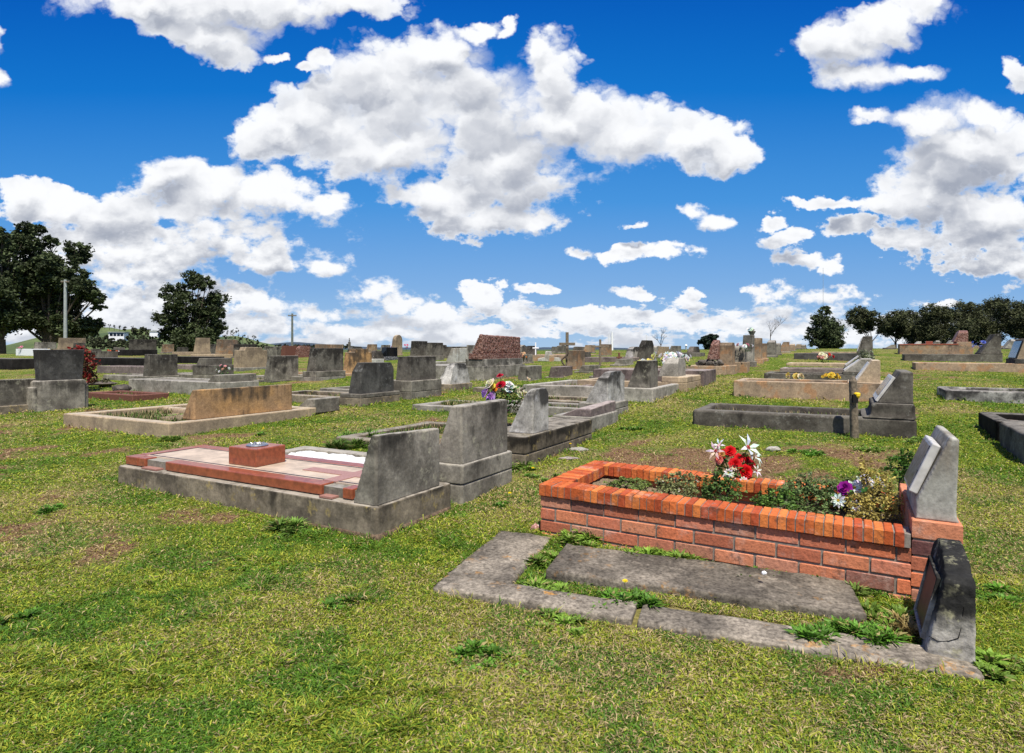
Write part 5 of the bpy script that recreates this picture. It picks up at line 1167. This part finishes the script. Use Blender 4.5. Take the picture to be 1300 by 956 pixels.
def xarm(e, top, k):
    mb = MB(); mb.box(-5.0*k, 5.5*k, -.12, .0, top-3.4*k, top-2.2*k); mb.build('crossarm', M['wood'], e); mb = MB()
    for x in (-4.6, -2.4, 2.4, 4.9): mb.tube((x*k, -.05, top-2.2*k), (x*k, -.05, top-1.0*k), .35*k, .25*k, 6)
    mb.build('insulators', M['pole_grey'], e)
def xarm2(e, top, k):
    xarm(e, top, k); mb = MB(); mb.tube((1.2*k, -.2, top-4.5*k), (2.8*k, -.2, top-10*k), .8*k, .8*k, 8); mb.build('transformer', M['pole_grey'], e)
rod('tall grey-green utility pole with transformer before the big gum tree', 83, 60, 355, 440, .17, 'pole_grey', 'utility_pole', 'pole', xarm2)
rod('slim dark green utility pole with crossarm against the clouds', 371, 75, 398, 433, .16, 'pole_green', 'utility_pole', 'pole', lambda e, t, k: (xarm(e, t, k)))
def dome(e, top, k): mb = MB(); mb.lathe((0,0,top), [(.5*k,-.5*k),(1.8*k,0),(1.4*k,1.3*k),(.5*k,1.9*k)], 12); mb.build('lamp_shade', M['white_paint'], e)
rod('short post with round white lamp on the skyline left of the small pine', 871, 46, 439, 447, .07, 'pole_grey', 'lamp_post', 'lamp', dome)
rod('thick bright white post on the skyline behind the thin wooden cross', 777, 44, 421, 448, .10, 'white_paint', 'white_post', 'post')
rod('short thin white post left of the thick white post', 773, 50, 424, 448, .05, 'white_paint', 'white_post', 'post')
rod('thin white rod rising behind the tall squared headstone', 821, 42, 425, 448, .035, 'white_paint', 'white_post', 'post')
rod('hair-thin radio mast above the lone crest tree', 1045, 300, 340, 443, .09, 'pole_grey', 'radio_mast', 'mast')
def statue(e, top, k): mb = MB(); mb.lathe((0,0,top), [(.7*k,0),(.4*k,.4*k),(.9*k,1.5*k),(.5*k,3*k),(.3*k,3.3*k),(.6*k,4*k),(.4*k,4.8*k)], 10); mb.build('figure', M['light'], e)
rod('small pale statue on a pillar above the mottled orange headstone', 443.5, 42, 434, 448, .12, 'light', 'statue', 'statue', statue)

# ---------------------------------------------------------------- far hills
def hill(name, prof, Y, depth, mat, label=None):
    """prof (px, py) skyline at distance Y, rolled back over depth"""
    k = Y/FPX; xs = np.linspace(prof[0][0], prof[-1][0], 90); ys = np.interp(xs, [p[0] for p in prof], [p[1] for p in prof])
    ys = ys+(fbm(xs*.05, xs*0, 1.3, 4, 9)-.5)*1.2
    vs, fs = [], []; rows = 14
    for r in range(rows):
        t = r/(rows-1); f = math.sin(math.pi*min(1, .5*t/.6)) if t < .6 else math.cos((t-.6)/.4*math.pi/2)
        for x, y in zip(xs, ys):
            Yy = Y-depth*.6+depth*t; h = (HY-y)*k+3.0; vs.append(((x-CX)*k, Yy, EYE-3.0+h*f-.3))
    n = len(xs)
    for r in range(rows-1):
        for i in range(n-1): fs.append((r*n+i, r*n+i+1, (r+1)*n+i+1, (r+1)*n+i))
    mb = MB(); mb.add(vs, fs); o = mb.build(name, M[mat], None, smooth=True); tag(o, kind='structure'); return o
plain('hill_green', (.11,.14,.04), 1, .5, .03, col2=(.05,.075,.025)); plain('hill_blue', (.035,.055,.075), 1, .2, .01); plain('hill_wood', (.04,.055,.025), 1, .5, .05)  # hill_blue: bluish distance haze put into the ridge colour
hill('hill', [(40,444),(80,432),(105,421),(122,416),(137,415),(150,418),(166,419),(180,417),(192,421),(205,426),(240,429),(285,427),(300,426),(320,432),(345,438),(365,443)], 520, 160, 'hill_green')
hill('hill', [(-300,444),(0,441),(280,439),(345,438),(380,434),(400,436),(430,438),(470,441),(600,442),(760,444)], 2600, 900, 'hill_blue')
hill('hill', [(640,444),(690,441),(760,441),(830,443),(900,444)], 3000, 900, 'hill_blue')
rs_ = random.Random(5)
def at_far(px, py, Y): k = Y/FPX; return Vector(((px-CX)*k, Y, EYE-(py-HY)*k))
# woods on the hill: one mass
lob = []
for i in range(420):
    x = rs_.uniform(85, 205); y = rs_.uniform(417, 441); r = rs_.uniform(1.2, 3.0)
    if 124 < x < 151 and y < 427: continue
    if 136 < x < 159 and y < 430: continue
    if x < 112 and y < 425: continue
    if x > 190 and y < 423: continue
    p = at_far(x, y, 350+(441-y)*1.5+rs_.random()*6 if x < 160 or y > 428 else 410+rs_.random()*20); q = p.y/FPX; lob.append((p.x, p.y, p.z, r*q, r*q, r*q))
for i in range(150):
    x = rs_.uniform(284, 450); y = 441.5-rs_.random()*(14 if x < 310 else 8 if x < 328 else 2.5); p = at_far(x, y, 400+rs_.random()*20); r = rs_.uniform(1., 2.2); lob.append((p.x, p.y, p.z, r*.53, r*.5, r*.5))
wd_ = leaf_cloud('far_wood', None, lob, 42000, .5, (.05,.058,.026), seed=77); tag(wd_, 'wooded lower slope of the far hill', 'wood', kind='stuff')
for i, (px, top, b) in enumerate([(288,421,436),(293,419,436),(297,416,436),(303,419,436),(308,423,436),(313,426,438),(322,425,439),(318,430,439),(121,412,418),(127,411,417),(133,410,416),(139,411,417),(145,413,418),(152,414,420),(168,414,420),(186,416,422)]):
    k = 400/FPX; C = at_far(px, b, 400); e = empty('hill_tree', C, 0, 'small dark tree on the far hill ridge above the white building' if px < 200 else 'small dark tree silhouetted just right of the round dense tree', 'tree', 'trees along the far hill ridge' if px < 200 else 'far trees right of the round tree')
    h = (b-top)*k; mb = MB(); mb.tube((0,0,-1), (0,0,h*.8), .16, .08, 5); mb.build('trunk', M['bark'], e)
    leaf_cloud('crown', e, [(0,0,h*.8,h*.22+.35,h*.2+.3,h*.25), (.3,0,h*.55,h*.15+.2,.4,h*.15)], 160, .28, (.03,.04,.02), seed=300+i)
# white building on the hill
C = at_far(138.5, 428.5, 385); e = empty('white_building', C, .15, 'white flat-roofed building on the far left hill', 'building')
mb = MB(); mb.box(-.3,8.6,0,6,-2,3.2); mb.build('walls', M['white_paint'], e); mb = MB(); mb.box(-.7,9.2,-.6,6.6,3.2,3.6); mb.build('roof', M['pole_grey'], e)
for x in (.4, 2.5, 4.6, 6.6): mb = MB(); mb.box(x, x+1.7, -.05, .1, .9, 2.8); mb.build('window', M['black_gloss'], e)
C = at_far(193, 424.5, 398); e = empty('white_house', C, .15, 'small white house between the hill trees and the round tree', 'house')
mb = MB(); mb.box(-1.5,3.5,0,4,-2,1.6); mb.build('walls', M['white_paint'], e); mb = MB(); mb.prism([(-1.8,1.6),(3.8,1.6),(1,2.8)], -.3, 4.3); mb.build('roof', M['pole_grey'], e)

# ---------------------------------------------------------------- turf blades
def in_foot(X, Y):
    hit = np.zeros(len(X), bool); zz = np.full(len(X), np.nan)
    for f in FOOT:
        th = f[7] if len(f) > 7 else -TH
        dx, dy = X-f[0], Y-f[1]; u = dx*math.cos(th)+dy*math.sin(th); v = -dx*math.sin(th)+dy*math.cos(th)
        m = (u > f[2]-.01) & (u < f[3]+.01) & (v > f[4]-.01) & (v < f[5]+.01); hit |= m
    return hit
def edge_growth():
    rs = np.random.RandomState(9); XS, YS = [], []
    for f in FOOT:
        if math.hypot(f[0], f[1]) > 17: continue
        th = f[7] if len(f) > 7 else -TH; x0, x1, y0, y1 = f[2:6]; per = 2*(x1-x0+y1-y0); n = int(per*170*min(1, 5/max(3, f[1])))
        tt = rs.rand(n)*per; o = rs.gamma(1.2, .016, n)-.004; u = np.zeros(n); v = np.zeros(n); a, b = x1-x0, y1-y0
        m = tt < a; u[m] = x0+tt[m]; v[m] = y0-o[m]
        m = (tt >= a) & (tt < a+b); u[m] = x1+o[m]; v[m] = y0+tt[m]-a
        m = (tt >= a+b) & (tt < 2*a+b); u[m] = x0+tt[m]-a-b; v[m] = y1+o[m]
        m = tt >= 2*a+b; u[m] = x0-o[m]; v[m] = y0+tt[m]-2*a-b
        X = f[0]+u*math.cos(th)-v*math.sin(th); Y = f[1]+u*math.sin(th)+v*math.cos(th)
        k = fbm(X, Y, 3.5, 2, 5) > .44; XS.append(X[k]); YS.append(Y[k])
    return np.concatenate(XS), np.concatenate(YS)
def turf():
    rs = np.random.RandomState(42); N = NBL
    # area density falls with distance
    q = rs.rand(N); p = -.65; a0, a1 = 1.55**p, 42.0**p; Y = (a0+(a1-a0)*q)**(1/p)
    X = rs.uniform(-.98, .98, N)*Y
    lo = lushness(X, Y); st = straw(X, Y)
    fine = fbm(X, Y, 9., 3, 51)
    keep = rs.rand(N) < np.clip((lo-.05)*1.6, .30, 1)*np.clip(.45+fine*1.1, 0, 1)
    keep &= ~in_foot(X, Y); X, Y = X[keep], Y[keep]; n0 = len(X)
    ex, ey = edge_growth(); k_ = ~in_foot(ex, ey); X = np.concatenate([X, ex[k_]]); Y = np.concatenate([Y, ey[k_]]); lo = lushness(X, Y); st = straw(X, Y); fine = fbm(X, Y, 9., 3, 51); n = len(X); edge = np.arange(n) >= n0; print('blades', n)
    Z = ground_np(X, Y)-.004
    sc = np.clip(Y/3.6, .8, 3.4)
    ln_ = rs.uniform(.010, .036, n)*(.5+1.0*fine)*np.clip(Y/8, 1, 1.3); w = rs.uniform(.0015, .0034, n)*sc
    tuft = (vnoise(X, Y, 5.5, 123) > .74) & (vnoise(X, Y, .8, 124) > .42); ln_ = np.where(edge, ln_*2.1, np.where(tuft, ln_*1.7, ln_)); el = np.where(edge, rs.uniform(.6, 1.45, n), rs.uniform(.05, 1.0, n)); a = rs.uniform(0, 6.28, n); roll = rs.normal(0, .5, n)
    ca, sa, ce, se = np.cos(a), np.sin(a), np.cos(el), np.sin(el)
    Z0 = Z+rs.uniform(0, .010, n)
    sx, sy, sz = -sa*w*np.cos(roll), ca*w*np.cos(roll), w*np.sin(roll)
    m_ = .5*ln_; mx, my, mz = X+ca*m_*ce, Y+sa*m_*ce, Z0+m_*se+.003
    tx, ty, tz = X+ca*ln_*(.6*ce+.4), Y+sa*ln_*(.6*ce+.4), Z0+ln_*se*.72
    P0 = np.stack([X, Y, Z0], -1); P1 = np.stack([mx+sx, my+sy, mz+sz], -1); P2 = np.stack([tx, ty, tz], -1); P3 = np.stack([mx-sx, my-sy, mz-sz], -1)
    g = np.array([.11,.19,.014])[None]*rs.uniform(.6, 1.6, (n, 1)); dk = fbm(X, Y, 2.6, 3, 88)
    g = np.where((dk > .54)[:, None], g*np.array([.72,.85,.9]), g); yel = np.array([.33,.35,.035])[None]*rs.uniform(.6, 1.3, (n, 1)); s = np.array([.50,.38,.18])[None]*rs.uniform(.45, 1.15, (n, 1))
    r = rs.rand(n); bare_ = lo < .22; ps = .06+.34*st+.40*np.clip(.5-lo, 0, 1); ps = np.where(bare_, .82, ps); s = np.where(bare_[:, None] & (rs.rand(n, 1) < .55), np.array([.20,.11,.05])[None]*rs.uniform(.5, 1.4, (n, 1)), s); py = np.where(dk > .54, .10, .42)
    c = np.where((r < ps)[:, None], s, np.where((r < ps+py)[:, None], yel, g))
    o = trimesh_np('grass', np.stack([P0, P1, P2, P3], 1).reshape(-1, 3), 4, c, M['leafy'], None)
    tag(o, 'short patchy green and straw coloured turf', 'grass', kind='stuff')
NBL = 1500000
turf()
for u in USED: print('G', *u)
